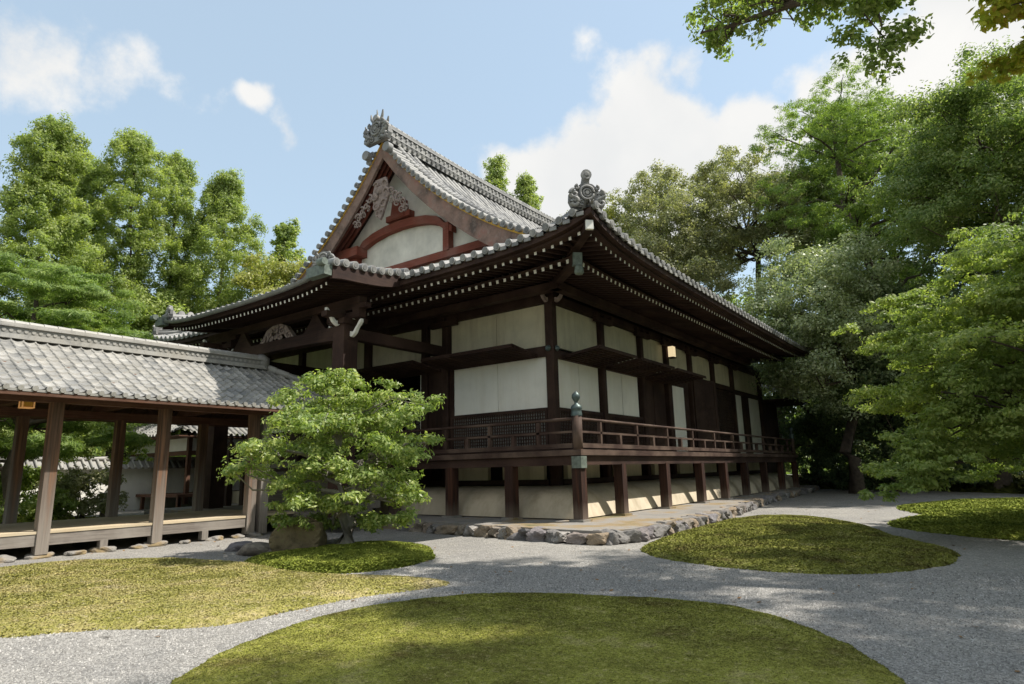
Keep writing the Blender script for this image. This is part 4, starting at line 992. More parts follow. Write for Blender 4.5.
# ------------------------------------------------------------------ roofed corridor
cor = thing('roofed_corridor', 'open timber corridor with pale pantile roof and plank floor at left', 'corridor', (-7.9, -6, 0))
def B(m, name, mat): 
    o = m.build(name, mat, cor); o.location = (7.9, 6, 0); return o
RX, RZ, EXc, EZ = -7.9, 5.02, -4.95, 3.46
YS, YN = -24.0, -2.1
def zc(h): t = h/(RX-EXc)*-1; return EZ+(RZ-EZ)*(t*.90+.10*t*t)
m = MB()
PHc = np.array([0, .12, .25, .38, .5, .62, .74, .80, .84, .88, .92, .96])
def cprof(ph): return -.030*np.sin(np.clip(ph/.8, 0, 1)*math.pi)+np.where(ph > .8, .035*np.sin((ph-.8)/.2*math.pi), 0)
def cE(a, d): return EXc-d, a*np.ones_like(d), zc(d)
tiles(m, cE, YS, -2.1, .245, lambda a: min(2.9, max(.05, (YN-a)*1.0+.02)), .225, 12, cprof, PHc, step=.030)
def cW(a, d): return 2*RX-EXc+d, a*np.ones_like(d), zc(d)
tiles(m, cW, YS, -2.1, .245, lambda a: min(2.9, max(.05, (YN-a)*1.0+.02)), .5, 13, cprof, PHc, step=.030)
# hipped end
def cN(a, d): return a*np.ones_like(d), YN-d, zc(d)
tiles(m, cN, 2*RX-EXc, EXc, .245, lambda a: max(.05, min(2.9, EXc-a, a-(2*RX-EXc))), .5, 14, cprof, PHc, step=.03)
y = YS
while y < YN-.1:
    m.tube([(EXc-.04, y+.02, EZ+.025), (EXc+.035, y+.02, EZ+.015)], .055, 10, 0, True, .9); m.box(EXc-.02, EXc+.012, y+.05, y+.235, EZ-.055, EZ+.0, 0, .55); y += .245
B(m, 'roof', 'corridor_tile')
m = MB()
for (w_, a, b, tn) in ((.50, -.06, .05, .95), (.40, .05, .22, .25), (.50, .22, .26, .9), (.32, .26, .33, .9)):
    m.box(RX-w_/2, RX+w_/2, YS, -5.05, RZ+a, RZ+b, 0, tn)
y = YS
while y < -5.2:
    m.tube([(RX, y, RZ+.31), (RX, y+.29, RZ+.31)], [.11, .102], 10, 0, True, random.uniform(.75, 1))
    for k in (0, .145):
        m.tube([(RX+.17, y+.07+k, RZ+.135), (RX+.215, y+.07+k, RZ+.135)], .045, 8, 0, True, .8)
    y += .3
m.lathe((RX, -5.1, RZ-.02), [(0, 0), (.26, 0), (.26, .34), (.1, .46), (0, .46)], 8); B(m, 'roof_ridge', 'corridor_tile')
for sg in (1, -1):
    m = MB(); n = 11
    for i in range(n):
        t0, t1 = i/n, (i+1)/n; d0, d1 = 2.9*(1-t0), 2.9*(1-t1)
        def q(d_): return ((EXc-d_ if sg > 0 else 2*RX-EXc+d_), YN-d_, float(zc(d_))+.09)
        m.tube([q(d0), q(d1)], [.10, .115], 8, 0, True, random.uniform(.5, 1))
    B(m, 'roof_ridge', 'corridor_tile')
# under-roof timber
m = MB()
for sg in (1, -1):
    X = lambda d_: EXc-d_ if sg > 0 else 2*RX-EXc+d_
    m.add([(X(.05), YS, zc(.05)-.07), (X(.05), YN, zc(.05)-.07), (X(2.9), YN, zc(2.9)-.07), (X(2.9), YS, zc(2.9)-.07)], [(0, 1, 2, 3)])
    m.box(min(X(.0), X(.10)), max(X(.0), X(.10)), YS, YN, EZ-.13, EZ-.045)
m.add([(EXc-.1, YN, EZ-.07), (2*RX-EXc+.1, YN, EZ-.07), (RX, YN-2.9, RZ-.07)], [(0, 1, 2)])
B(m, 'roof_boards', 'corridor_wood_y')
raf = None; y = YS+.2; cnt = 0
m = MB(); m.beam((-2.85, 0, float(zc(2.9))-float(zc(.12))), (0, 0, 0), .07, .09)
raf = m.build('rafter', 'corridor_wood_x', cor); base_loc = []
while y < YN-.2:
    dmx = min(1, (YN-y)/2.9)
    if dmx > .95: base_loc.append((y, 0)); base_loc.append((y, math.pi))
    y += .42
for i, (y, rz) in enumerate(base_loc):
    x = EXc-.12 if rz == 0 else 2*RX-EXc+.12
    loc = (x+7.9, y+6, float(zc(.12))-.14)
    if i == 0: raf.location = loc; raf.rotation_euler = (0, 0, rz)
    else: cp(raf, cor, loc, (0, 0, rz))
NX, FXc = -5.9, -9.9
m = MB()
for x in (NX, FXc): m.box(x-.11, x+.11, YS, -3.0, 3.30, 3.52); pass
for y in (-23, -20.7, -18.4, -16.05, -13.65, -11.25, -8.9, -6.45): m.box(FXc-.3, NX+.3, y-.1, y+.1, 3.52, 3.70); m.box(RX-.08, RX+.08, y-.08, y+.08, 3.70, 4.8)
m.box(RX-.08, RX+.08, YS, -5.2, 4.74, 4.90); m.box(FXc-.2, NX+.2, -3.2, -3.0, 3.3, 3.5)
B(m, 'tie_beam', 'corridor_wood_y')
for x, ys in ((NX, (-23, -20.7, -18.4, -16.05, -13.65, -11.25, -8.9, -6.45)), (FXc, (-22.7, -20.3, -17.9, -15.5, -13.1, -10.7, -8.3, -5.8))):
    for y in ys:
        m = MB(); m.box(x-.118, x+.118, y-.118, y+.118, .08, 3.31); B(m, 'post', 'corridor_post_wood')
m = MB(); m.box(NX-.12, NX+.12, -6.20, -5.96, .06, 3.3); B(m, 'post', 'grey_wood_z')
m = MB(); x = NX-.16
while x > FXc+.1: m.box(x-.225, x-.003, YS, -4.9, .50, .555+random.uniform(-.002, .002)); x -= .228
m.box(NX-.155, NX+.10, YS, -6.6, .505, .56)
B(m, 'floor_planks', 'deck_wood')
m = MB(); m.box(NX-.02, NX+.085, YS, -6.6, .26, .50); m.box(FXc-.08, FXc+.06, YS, -4.9, .26, .50); B(m, 'floor_beam', 'grey_wood_y')
m = MB()
for y in (-22, -19.6, -17.2, -14.8, -12.45, -10.05, -7.7):
    m = MB(); m.box(NX-.08, NX+.10, y-.08, y+.08, .04, .262); B(m, 'floor_post', 'grey_wood_z'); m = MB(); m.box(RX-.1, RX+.1, y-.1, y+.1, 0, .5); B(m, 'floor_post', 'grey_wood_z')
fm = [rock_mesh('footing_stone', 'terrace', .34, .24, .12, 300+i, 3, .3, .4) for i in range(4)]
for i, y in enumerate((-23, -20.7, -18.4, -16.05, -13.65, -12.6, -11.9, -11.25, -10.6, -10.0, -9.3, -8.9, -8.2, -7.4, -6.8, -6.3)):
    o = link(fm[i % 4], 'footing_stone', cor, (NX+7.9+random.uniform(-.1, .12), y+6, .02), (0, 0, random.uniform(0, 3))); o.scale = (random.uniform(.5, .85),)*3
lan = thing('hanging_lantern', 'small square amber lantern hanging under the corridor eave at far left', 'lantern', (-6.1, -11.75, 3.2))
m = MB(); m.box(-.085, .085, -.085, .085, 0, .22); m.build('lantern_shade', 'lamp_amber' if 'lamp_amber' in MATS else 'ochre', lan)
m = MB()
for a in (-.105, .105):
    for b in (-.105, .105): m.box(a-.012, a+.012, b-.012, b+.012, -.02, .27)
m.box(-.13, .13, -.13, .13, .27, .30); m.box(-.12, .12, -.12, .12, -.03, -.01); m.tube([(0, 0, .3), (0, 0, .45)], .01, 6); m.build('lantern_frame', 'hall_wood_z', lan)
def lampmat(key, col, st):
    m_, t_, b_ = new_mat(key, .6); b_.inputs['Base Color'].default_value = (*col, 1); b_.inputs['Emission Color'].default_value = (*col, 1); b_.inputs['Emission Strength'].default_value = st; MATS[key] = m_
lampmat('lamp_amber', (.72, .38, .14), .12); lampmat('lamp_cream', (.95, .75, .45), .35)
lan.children[0].data.materials[0] = MATS['lamp_amber']
wl = thing('wall_lantern', 'small cream paper lantern glowing on the right wall above the doors', 'lantern', (.32, 9.06, 6.2))
m = MB(); m.box(-.11, .11, -.14, .14, 0, .46); m.build('lantern_shade', 'lamp_cream', wl)
m = MB(); m.box(-.14, .14, -.17, .17, .46, .50); m.box(-.13, .13, -.16, .16, -.04, 0); m.tube([(-.15, 0, .55), (.0, 0, .55), (0, 0, .5)], .012, 6); m.build('lantern_frame', 'hall_wood_z', wl)

# ------------------------------------------------------------------ small garden things
o = link(rock_mesh('garden_rock', 'mossrock', .44, .30, .34, 23, 4, .20, .97), 'garden_rock', None, (-.95, -8.3, .34), (.04, .06, .62)); tag(o, 'square brown boulder with moss at the foot of the garden tree', 'rock')
for i, (x, y, s_, lab) in enumerate(((-1.95, -8.55, .42, 'flat dark grey rock lying on the gravel left of the boulder'), (-2.3, -7.6, .36, 'lumpy dark rock behind the flat one, near the corridor end post'), (-1.5, -7.3, .34, 'small grey rock tucked behind the square boulder'), (-2.9, -8.4, .28, 'leftmost small dark rock on the gravel by the corridor corner'))):
    o = link(rock_mesh('garden_rock', 'stone', s_*1.2, s_*.8, s_*.38, 40+i, 3, .35, .4), 'garden_rock', None, (x, y, .07), (0, 0, i*1.1)); tag(o, lab, 'rock', 'low dark rocks near the garden tree')

# ------------------------------------------------------------------ background buildings at left
pav = thing('garden_pavilion', 'small pavilion with grey hipped roof and white upper panels beyond the corridor', 'pavilion', (-25, 3, 0))
def Bp(m, name, mat): o = m.build(name, mat, pav); o.location = (25, -3, 0); return o
px0, px1, py0, py1 = -31, -21.6, -.9, 9
m = MB()
def zp(d): return 3.75+.52*d+.02*d*d
def zpl(a, lo, hi): return .28*math.exp(-(a-lo)/.8)+.28*math.exp(-(hi-a)/.8)
tiles(m, lambda a, d: (px1-d, a*np.ones_like(d), zp(d)+np.array([zpl(q, py0, py1) for q in np.atleast_1d(a)])*np.clip(1-d/2, 0, 1)), py0, py1, .33, lambda a: max(.05, min(4.6, a-py0, py1-a)), .4, 21)
tiles(m, lambda a, d: (a*np.ones_like(d), py0+d, zp(d)+np.array([zpl(q, px0, px1) for q in np.atleast_1d(a)])*np.clip(1-d/2, 0, 1)), px0, px1, .33, lambda a: max(.05, min(4.6, a-px0, px1-a)), .4, 22)
for p, q in (((px1, py0), (px1-4.6, py0+4.6)), ((px0, py0), (px0+4.6, py0+4.6))):
    for i in range(12):
        t0, t1 = i/12, (i+1)/12; f_ = lambda t: (p[0]+(q[0]-p[0])*t, p[1]+(q[1]-p[1])*t, zp(4.6*t)+.2+.3*math.exp(-t*5)); m.tube([f_(t0), f_(t1)], .13, 8, 0, True, random.uniform(.3, .9))
m.box(px0+4.4, px1-4.4, py0+4.4, py1-4.4, zp(4.5), zp(4.5)+.5)
Bp(m, 'roof', 'corridor_tile')
m = MB(); m.box(px1-1.35, px1-1.2, py0+1.2, py1-1.2, 3.0, 3.9); m.box(px0+1.2, px1-1.2, py0+1.2, py0+1.35, 3.0, 3.9); Bp(m, 'wall_panel', 'white_wall')
m = MB(); m.box(px1-1.7, px1-1.18, py0+1.2, py1-1.2, 2.78, 3.0); m.box(px0+1.2, px1-1.2, py0+1.16, py0+1.4, 2.78, 3.0); m.box(px0+.1, px1-.1, py0+.1, py1-.1, 3.66, 3.72)
for (x, y) in ((px1-1.25, py0+1.25), (px1-1.25, py0+4.4), (px1-1.25, py1-1.4), (px1-4.6, py0+1.25), (px1-8, py0+1.25)): m.box(x-.1, x+.1, y-.1, y+.1, .3, 3.9)
m.box(px0+1.2, px1-.4, py0+.4, py1-1.2, .66, .80)
for k in range(5): m.box(px1-.6-k*1.9, px1-.45-k*1.9, py0+.45, py0+.6, 0, .66); m.box(px1-.6, px1-.45, py0+.5+k*1.8, py0+.65+k*1.8, 0, .66)
Bp(m, 'timber_frame', 'corridor_wood_z')
bal = thing('raised_gallery', 'dark railed timber gallery with knobbed posts beside the pavilion', 'gallery', (-17.5, .5, 0))
def Bb(m, name, mat): o = m.build(name, mat, bal); o.location = (17.5, -.5, 0); return o
m = MB(); m.box(-19.2, -16.4, -.3, 2.2, 1.95, 2.12); m.box(-19.2, -16.4, -.34, -.26, 2.1, 2.25); m.box(-19.2, -16.4, -.34, -.26, 2.62, 2.70); m.box(-19.2, -16.4, -.34, -.26, 2.95, 3.03); Bb(m, 'gallery_deck', 'hall_wood_x')
for x in (-19.1, -17.8, -16.5):
    m = MB(); m.box(x-.13, x+.13, -.4, -.14, .3, 3.1); m.lathe((x, -.27, 3.1), [(.13, 0), (.15, .06), (.06, .14), (.11, .24), (.1, .33), (0, .4)], 12); Bb(m, 'gallery_post', 'hall_wood_z')
m = MB(); m.box(-19.1, -16.6, -.1, 0, .4, .95); Bb(m, 'gallery_skirt', 'base_plaster')
ww = thing('boundary_wall', 'white plaster garden wall with grey tile coping far behind the corridor', 'wall', (-26.5, -5, 0))
def Bw(m, name, mat): o = m.build(name, mat, ww); o.location = (26.5, 5, 0); return o
m = MB(); m.box(-26.8, -26.5, -45, 12, 0, 2.2); Bw(m, 'wall', 'white_wall')
m = MB(); 
m.prism([(-27.2, 2.15), (-26.1, 2.15), (-26.65, 2.6)], 'y', -45, 12); 
y = -45
while y < 12: m.tube([(-26.06, y, 2.19), (-26.6, y, 2.63)], .07, 6, 0, True, random.uniform(.4, 1)); y += .34
m.tube([(-26.65, -45, 2.68), (-26.65, 12, 2.68)], .12, 8, 0, True, .8); Bw(m, 'coping', 'corridor_tile')

# ------------------------------------------------------------------ trees
def unit(v): return v/np.linalg.norm(v, axis=-1, keepdims=True)
OUTW = .7
def leaf_quads(C, size, r, up=.4, outn=None, asp=.5, droop=0):
    n = len(C); nn = r.normal(size=(n, 3)); nn = unit(nn)
    if outn is not None: nn = nn+outn*OUTW
    nn[:, 2] += up; nn = unit(nn)
    t = r.normal(size=(n, 3)); t -= (t*nn).sum(1, keepdims=True)*nn; t = unit(t); t[:, 2] -= droop; t = unit(t); b = np.cross(nn, t)
    s = size*r.uniform(.65, 1.35, n)[:, None]
    return np.stack([C-t*s*.5, C+b*s*asp*.5, C+t*s*.5, C-b*s*asp*.5], 1).reshape(-1, 3)
def puff_leaves(puffs, nleaf, size, seed, up=.4, asp=.55, sub=9, subr=.42, shell=.6, droop=0, flat=1.0):
    """puffs: (n,6) centre+radii. leaves sit on small clusters near each puff's skin"""
    r = np.random.default_rng(seed); P = np.asarray(puffs, float)
    wgt = (P[:, 3]*P[:, 4]+P[:, 3]*P[:, 5]+P[:, 4]*P[:, 5]); wgt /= wgt.sum()
    S = []; SR = []; O = []
    for i, p in enumerate(P):
        d = unit(r.normal(size=(sub, 3))); d[:, 2] = np.where(d[:, 2] < -.3, -d[:, 2]*.6, d[:, 2]); k = r.uniform(shell, 1.0, (sub, 1))
        S.append(p[:3]+d*k*p[3:]); SR.append(np.repeat(p[None, 3:]*subr, sub, 0)*r.uniform(.6, 1.25, (sub, 1))); O.append(d)
    S = np.concatenate(S); SR = np.concatenate(SR); O = np.concatenate(O); ww_ = np.repeat(wgt, sub)
    idx = r.choice(len(S), nleaf, p=ww_/ww_.sum()); g_ = r.normal(size=(nleaf, 3)); g_ = unit(g_)*r.uniform(.35, 1.1, (nleaf, 1))
    C = S[idx]+g_*SR[idx]*[1, 1, flat]
    outn = unit(g_+O[idx]*.6)
    return leaf_quads(C, size, r, up, outn, asp, droop), S
def limb_path(a, b, n=6, wob=.12, sag=0, r=None):
    a = np.array(a, float); b = np.array(b, float); L_ = np.linalg.norm(b-a); pts = []
    off = r.normal(size=(n+1, 3))*wob*L_/n
    for i in range(n+1): t = i/n; q = a*(1-t)+b*t; q = q+off[i]*math.sin(math.pi*t)*1.5; q[2] += sag*L_*math.sin(math.pi*t); pts.append(tuple(q))
    return pts
def _noop(): pass
def tree(name, label, cat, base, trunk_top, puffs, nleaf, size, leaf, seed, r0=.3, bark='bark', up=.4, asp=.55, sub=9, subr=.42, shell=.55, group=None, limbs=14, droop=0, start=.35, wob=.35, flat=1.0, lean=None):
    r = np.random.default_rng(seed); T = thing(name, label, cat, tuple(base), group)
    bx_ = np.array(base, float); loc = lambda P: np.asarray(P)-bx_
    V, S = puff_leaves(puffs, nleaf, size, seed, up, asp, sub, subr, shell, droop, flat)
    quads_mesh('crown', loc(V), leaf, T)
    m = MB(); tp_ = limb_path(base, trunk_top, 8, wob, 0, r) if lean is None else lean
    m.tube([tuple(loc(p)) for p in tp_], [r0*(1.25 if i == 0 else 1)*(1-.72*i/(len(tp_)-1)) for i in range(len(tp_))], 9)
    P = np.asarray(puffs, float); order = np.argsort(-P[:, 3:].prod(1)); sel = order[:limbs]
    tpa = np.array(tp_)
    for i in sel:
        c = P[i, :3]; zt_ = np.clip(c[2]-.25*np.linalg.norm(c[:2]-bx_[:2]), tpa[0, 2]+(tpa[-1, 2]-tpa[0, 2])*start, tpa[-1, 2])
        k = int(np.argmin(abs(tpa[:, 2]-zt_))); a = tpa[k]; rr = r0*(1-.72*k/(len(tp_)-1))*.5
        pts = limb_path(a, c, 5, wob*.8, .04, r); m.tube([tuple(loc(p)) for p in pts], [rr*(1-.8*j/5) for j in range(6)], 6)
        for q in range(2):
            s_ = S[i*sub+q % sub]; pts2 = limb_path(pts[3], s_, 3, wob, 0, r); m.tube([tuple(loc(p)) for p in pts2], [rr*.35, rr*.25, rr*.18, rr*.1], 5)
    m.build('trunk', bark, T); return T
def crown_round(c, R_, Rz, n, pr, seed, lowcut=-.6):
    r = np.random.default_rng(seed); out_ = []
    while len(out_) < n:
        d = unit(r.normal(size=3)); 
        if d[2] < lowcut: continue
        k = r.uniform(.45, .95); q = r.uniform(.65, 1.3)*pr
        out_.append((c[0]+d[0]*R_*k, c[1]+d[1]*R_*k, c[2]+d[2]*Rz*k, q, q, q*.75))
    return out_
def crown_cedar(base, z0, z1, R_, seed, n=95, pr=.95):
    r = np.random.default_rng(seed); out_ = []; ga = 2.4
    for i in range(n):
        t = (i+.5)/n; z = z0+(z1-z0)*t; prf = (1-max(0, t-.62)**1.6/.38**1.6*.75)*(.75+.25*math.sin(t*9+seed))*min(1, .6+t*1.2)
        a = i*ga+r.uniform(-.5, .5); k = R_*prf*r.uniform(.3, 1.05); q = pr*r.uniform(.55, 1.05)*(1-.2*t)
        out_.append((base[0]+math.cos(a)*k, base[1]+math.sin(a)*k, z, q, q, q*1.05))
    for z in np.linspace(z1-2, z1, 4): out_.append((base[0]+r.uniform(-.3, .3), base[1]+r.uniform(-.3, .3), z, .7, .7, .9))
    return out_
ceds = [((-31.5,-9.3),20.3,2.6,'tall cedar cut by the left edge of the picture'),((-28.6,-5.6),21.2,3.1,'tallest broad cedar with rounded top behind the left pine'),((-33.5,-2.0),22.0,2.4,'narrow cedar half hidden between the two tallest ones'),
        ((-30.6,-.6),23.6,2.5,'cedar with open gaps of sky, third from the left'),((-31.5,2.5),23.6,2.3,'slim cedar between the gappy one and the rightmost one'),((-28.4,4.3),22.0,2.9,'rightmost broad cedar of the left row')]
OUTW = 1.3
for i, ((x, y), h, R_, lab) in enumerate(ceds):
    tree('cedar_tree', lab, 'tree', (x, y, 0), (x, y, h-1), crown_cedar((x, y), 3.5, h-.6, R_+.5, 60+i, 250 if i in (0, 1, 5) else 170, 1.0), 160000 if i in (0, 1, 5) else 115000, .145, 'leaf_cedar', 60+i, .2, up=.35, asp=.46, sub=10, subr=.46, group='cedars behind the corridor', limbs=16, start=.1, wob=.1)
tree('slim_tree', 'small pointed conifer top just left of the gable', 'tree', (-29, 9.5, 0), (-29, 9.5, 19), crown_cedar((-29, 9.5), 8, 19.6, 1.9, 77, 80, .8), 22000, .2, 'leaf_cedar', 77, .22, limbs=8, start=.1, wob=.1)
tree('lime_tree', 'yellow green broadleaf tree showing beside the left end of the gable', 'tree', (-24.5, 6.2, 0), (-24.5, 6.2, 12), crown_round((-24.5, 6.2, 11.5), 3.6, 4.3, 44, 1.3, 78), 34000, .18, 'leaf_lime', 78, .22, bark='bark_grey', sub=9)
tree('broadleaf_tree', 'olive tree mass filling the gap above the hall eave at left', 'tree', (-30, 2, 0), (-30, 2, 8.5), crown_round((-30, 2, 8.2), 4.3, 4.5, 60, 1.4, 79, -.9), 46000, .19, 'leaf_cedar', 79, .25)
tree('broadleaf_tree', 'leafy tree closing the view between cedars and roof', 'tree', (-33, 11, 0), (-33, 11, 12), crown_round((-33, 11, 10), 4.5, 6, 52, 1.6, 80, -.9), 34000, .23, 'leaf_mid', 80, .3)
def pine_pads(c, levels, seed):
    r = np.random.default_rng(seed); out_ = []
    for (z, R_, n, q) in levels:
        for i in range(n):
            a = 2*math.pi*(i+r.uniform(-.3, .3))/n; k = R_*r.uniform(.55, 1); s_ = q*r.uniform(.75, 1.25)
            out_.append((c[0]+math.cos(a)*k, c[1]+math.sin(a)*k, z+r.uniform(-.3, .3), s_, s_, s_*.33))
    return out_
def pine(name, lab, base, levels, n, size, seed, top, r0=.22, grp=None):
    return tree(name, lab, 'pine', base, top, pine_pads(base, levels, seed), n, size, 'leaf_pine', seed, r0, up=.9, asp=.16, sub=14, subr=.30, limbs=22, start=.25, wob=.3, flat=1.1, group=grp)
pine('pine_tree', 'large garden pine with flat layered pads above the corridor roof at left', (-16.3, -9.0, 0), [(2.7, 3.2, 8, 1.2), (4.0, 3.6, 10, 1.35), (5.3, 3.7, 11, 1.35), (6.6, 3.4, 11, 1.3), (7.8, 2.7, 10, 1.25), (8.8, 1.5, 6, 1.1)], 190000, .17, 91, (-16.3, -9.0, 8.6))
pine('pine_tree', 'garden pine seen between the corridor posts behind the near pine', (-20.8, -8.6, 0), [(3.0, 2.4, 8, 1.2), (4.4, 2.8, 9, 1.2), (5.8, 2.2, 7, 1.1), (7.0, 1.0, 4, 1.0)], 90000, .2, 92, (-20.8, -8.6, 6.6), .18)
pine('pine_tree', 'low spreading pine on the far left behind the corridor floor', (-17, -17.5, 0), [(1.3, 2.6, 8, 1.2), (2.6, 2.9, 9, 1.2), (4.0, 2.3, 8, 1.1)], 60000, .2, 93, (-17, -17.5, 4), .16)
def shrub(lab, x, y, R_, h, leaf, n, size, seed, cat='shrub', grp='shrubs behind the corridor'):
    T = thing('garden_shrub', lab, cat, (x, y, 0), grp); V, S = puff_leaves(crown_round((0, 0, h*.5), R_*.8, h*.5, 16, R_*.42, seed, -.8), n, size, seed, .4, .5)
    V[:, 2] = np.abs(V[:, 2]); quads_mesh('foliage', V, leaf, T); r = np.random.default_rng(seed); m = MB()
    for k in range(5): m.tube(limb_path((0, 0, 0), (r.uniform(-.5, .5)*R_, r.uniform(-.5, .5)*R_, h*.7), 4, .3, 0, r), [.05, .04, .03, .02, .01], 6)
    m.build('stem', 'bark', T)
shrub('rounded bright shrub between the first two corridor posts', -14.5, -10.7, 1.3, 1.5, 'leaf_shrub', 7000, .12, 201)
shrub('dull green shrub behind the second corridor bay', -15.2, -8.3, 1.1, 1.3, 'leaf_shrub', 5000, .13, 202)
shrub('grey green shrub with pale twigs left of the small crooked tree', -16.8, -6.6, 1.5, 1.8, 'leaf_grey', 7000, .13, 203)
shrub('dark low shrub at the left edge beneath the pine', -14.2, -13.2, 1.5, 1.2, 'leaf_mid', 6000, .12, 204)
shrub('clipped shrub in front of the white wall', -25.2, -12.5, 1.6, 1.5, 'leaf_pine', 6000, .18, 205)
shrub('clipped shrub at the wall behind the pines', -24.8, -8.0, 1.5, 1.7, 'leaf_mid', 7000, .2, 206)
cr_ = [(-21.3,-4.0,-.1),(-21.25,-4.05,.25),(-21.2,-3.95,.6),(-21.05,-3.8,1.05),(-20.9,-3.6,1.5),(-21.2,-3.7,2.0),(-21.3,-3.6,2.6)]
tree('crooked_tree', 'small crooked tree with a bulging dark trunk behind the corridor', 'tree', (-21.3, -4.0, 0), (0, 0, 0), crown_round((-21.2, -4.2, 2.9), 1.9, 1.2, 22, .55, 95), 8000, .13, 'leaf_shrub', 95, .16, limbs=12, lean=cr_, start=.5)
shrub('tall bright green shrub against the wall left of the first inner post', -22.5, -12.5, 2.3, 3.6, 'leaf_pine', 16000, .15, 207)
shrub('bright round shrub against the wall between the left corridor posts', -23.5, -9.2, 2.2, 3.2, 'leaf_pine', 16000, .15, 208)
shrub('green shrub standing left of the crooked tree by the wall', -23.5, -6.3, 1.5, 2.4, 'leaf_shrub', 9000, .14, 209)
# hedge band behind the wall closing the horizon
tree_rows = [(-42, -22, 9, 'leaf_mid'), (-42, -12, 11, 'leaf_cedar'), (-43, -2, 12, 'leaf_mid'), (-43, 9, 12, 'leaf_cedar'), (-42, 20, 13, 'leaf_mid'), (-40, -32, 10, 'leaf_cedar'), (-30, -30, 8, 'leaf_mid')]
labs = ['bushy tree behind the boundary wall, second from the left', 'bushy tree behind the wall at the left pine', 'bushy tree behind the wall near the crooked tree', 'bushy tree behind the wall near the pavilion', 'bushy tree behind the pavilion roof', 'bushy tree beyond the wall outside the left edge', 'bushy tree in front of the wall outside the left edge']
for i, (x, y, h, lf) in enumerate(tree_rows):
    tree('broadleaf_tree', labs[i], 'tree', (x, y, 0), (x, y, h*.7), crown_round((x, y, h*.5), 5.5, h*.52, 36, 2.0, 110+i, -.95), 12000, .36, lf, 110+i, .3, group='trees behind the boundary wall')

hb = MB(); G = np.zeros((5, 121, 3))
for j, (rr, hh) in enumerate(((85, 0), (95, .6), (110, 1.0), (130, 1.25), (160, 1.3))):
    for i in range(121):
        a = 2*math.pi*i/120; q = 11+3*math.sin(a*5+1)+2*math.sin(a*11)+1.3*math.sin(a*23+2); G[j, i] = (-8+rr*math.cos(a), 5+rr*math.sin(a), -1+q*hh)
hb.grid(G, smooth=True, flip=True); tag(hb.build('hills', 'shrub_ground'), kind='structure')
r = np.random.default_rng(44); n = 42000; a = r.uniform(0, 6.283, n); k = r.uniform(0, 1, n); rr = 84+26*k
q = (11+3*np.sin(a*5+1)+2*np.sin(a*11)+1.3*np.sin(a*23+2))*np.interp(rr, [85, 95, 110], [0, .6, 1.0])-1; C_ = np.stack([-8+rr*np.cos(a), 5+rr*np.sin(a), q+r.uniform(0, 2.2, n)*(.5+.5*np.sin(a*90)*np.cos(k*9))], 1)
tag(quads_mesh('far_woodland', leaf_quads(C_, 1.5, r, .6), 'leaf_mid'), 'distant wooded slope closing the view all round the garden', 'woodland', kind='stuff')
# the garden tree in the centre
gp = []
r = np.random.default_rng(5)
for (z, R_, n, q) in ((.8, 1.35, 16, .42), (1.25, 1.6, 20, .44), (1.8, 1.75, 24, .46), (2.35, 1.8, 24, .46), (2.85, 1.6, 20, .44), (3.25, 1.15, 14, .40), (3.6, .55, 7, .32)):
    for i in range(n):
        a = 2*math.pi*(i+r.uniform(-.35, .35))/n; k = R_*r.uniform(.3, 1.08); s_ = q*r.uniform(.55, 1.15)
        gp.append((-.40+math.cos(a)*k, -7.75+math.sin(a)*k, z+r.uniform(-.3, .3), s_, s_, s_*.62))
tree('garden_tree', 'bright leafy garden tree with layered crown growing from the moss mound', 'tree', (-.45, -7.55, .15), (-.35, -7.8, 3.2), gp, 40000, .10, 'leaf_shrub', 5, .19, bark='bark_grey', up=.6, asp=.40, sub=10, subr=.46, limbs=40, start=.22, wob=.35, shell=.5)

# behind the hall
tree('cedar_tree', 'conifer tip rising behind the main ridge, the left one', 'tree', (-21.2, 25, 0), (-21.2, 25, 27.4), crown_cedar((-21.2, 25), 14, 28.6, 2.4, 85, 90, 1.1), 36000, .17, 'leaf_cedar', 85, .35, limbs=8, start=.1, wob=.1)
tree('cedar_tree', 'conifer tip rising behind the main ridge, the right one', 'tree', (-18.6, 26, 0), (-18.6, 26, 25), crown_cedar((-18.6, 26), 14, 26.4, 2.0, 86, 90, 1.0), 36000, .17, 'leaf_cedar', 86, .35, limbs=8, start=.1, wob=.1)
tree('lime_tree', 'yellow green tree behind the near roof corner ornament', 'tree', (-13, 25, 0), (-13, 25, 18), crown_round((-13, 25, 17.0), 4.4, 5.4, 50, 1.6, 87), 34000, .2, 'leaf_lime', 87, .3)
tree('grey_tree', 'pale grey green tree with open twiggy crown above the right roof slope', 'tree', (-7.2, 27, 0), (-7.2, 27, 19), crown_round((-7.2, 27, 17.0), 6.0, 7.0, 150, 1.35, 88), 100000, .17, 'leaf_grey', 88, .4, bark='bark_grey', limbs=40, sub=9, subr=.40)
tree('grey_tree', 'twiggy grey tree with sky between its branches in the upper centre right', 'tree', (-1.5, 32, 0), (-1.5, 32, 22), crown_round((-1.5, 32, 19.5), 6.0, 6.8, 140, 1.3, 89), 85000, .17, 'leaf_grey', 89, .42, bark='bark', limbs=50, sub=8, subr=.38)
tree('tall_pine', 'tall dark pine with tufted open crown against the cloud at right', 'pine', (6.0, 27, 0), (5.4, 27, 23), [(x, y, z, q, q, q*.5) for (x, y, z, q) in [(5.6+np.clip(r.normal(), -1.7, 1.7)*3.1*(1.15-abs(t-.35)), 27+r.normal()*2.2, 11+14.8*t, r.uniform(.7, 1.25)) for t in np.clip(r.uniform(-.25, 1, 300), -.25, 1)]], 150000, .20, 'leaf_pine', 98, .42, asp=.2, up=.7, limbs=55, sub=10, subr=.34, wob=.2)
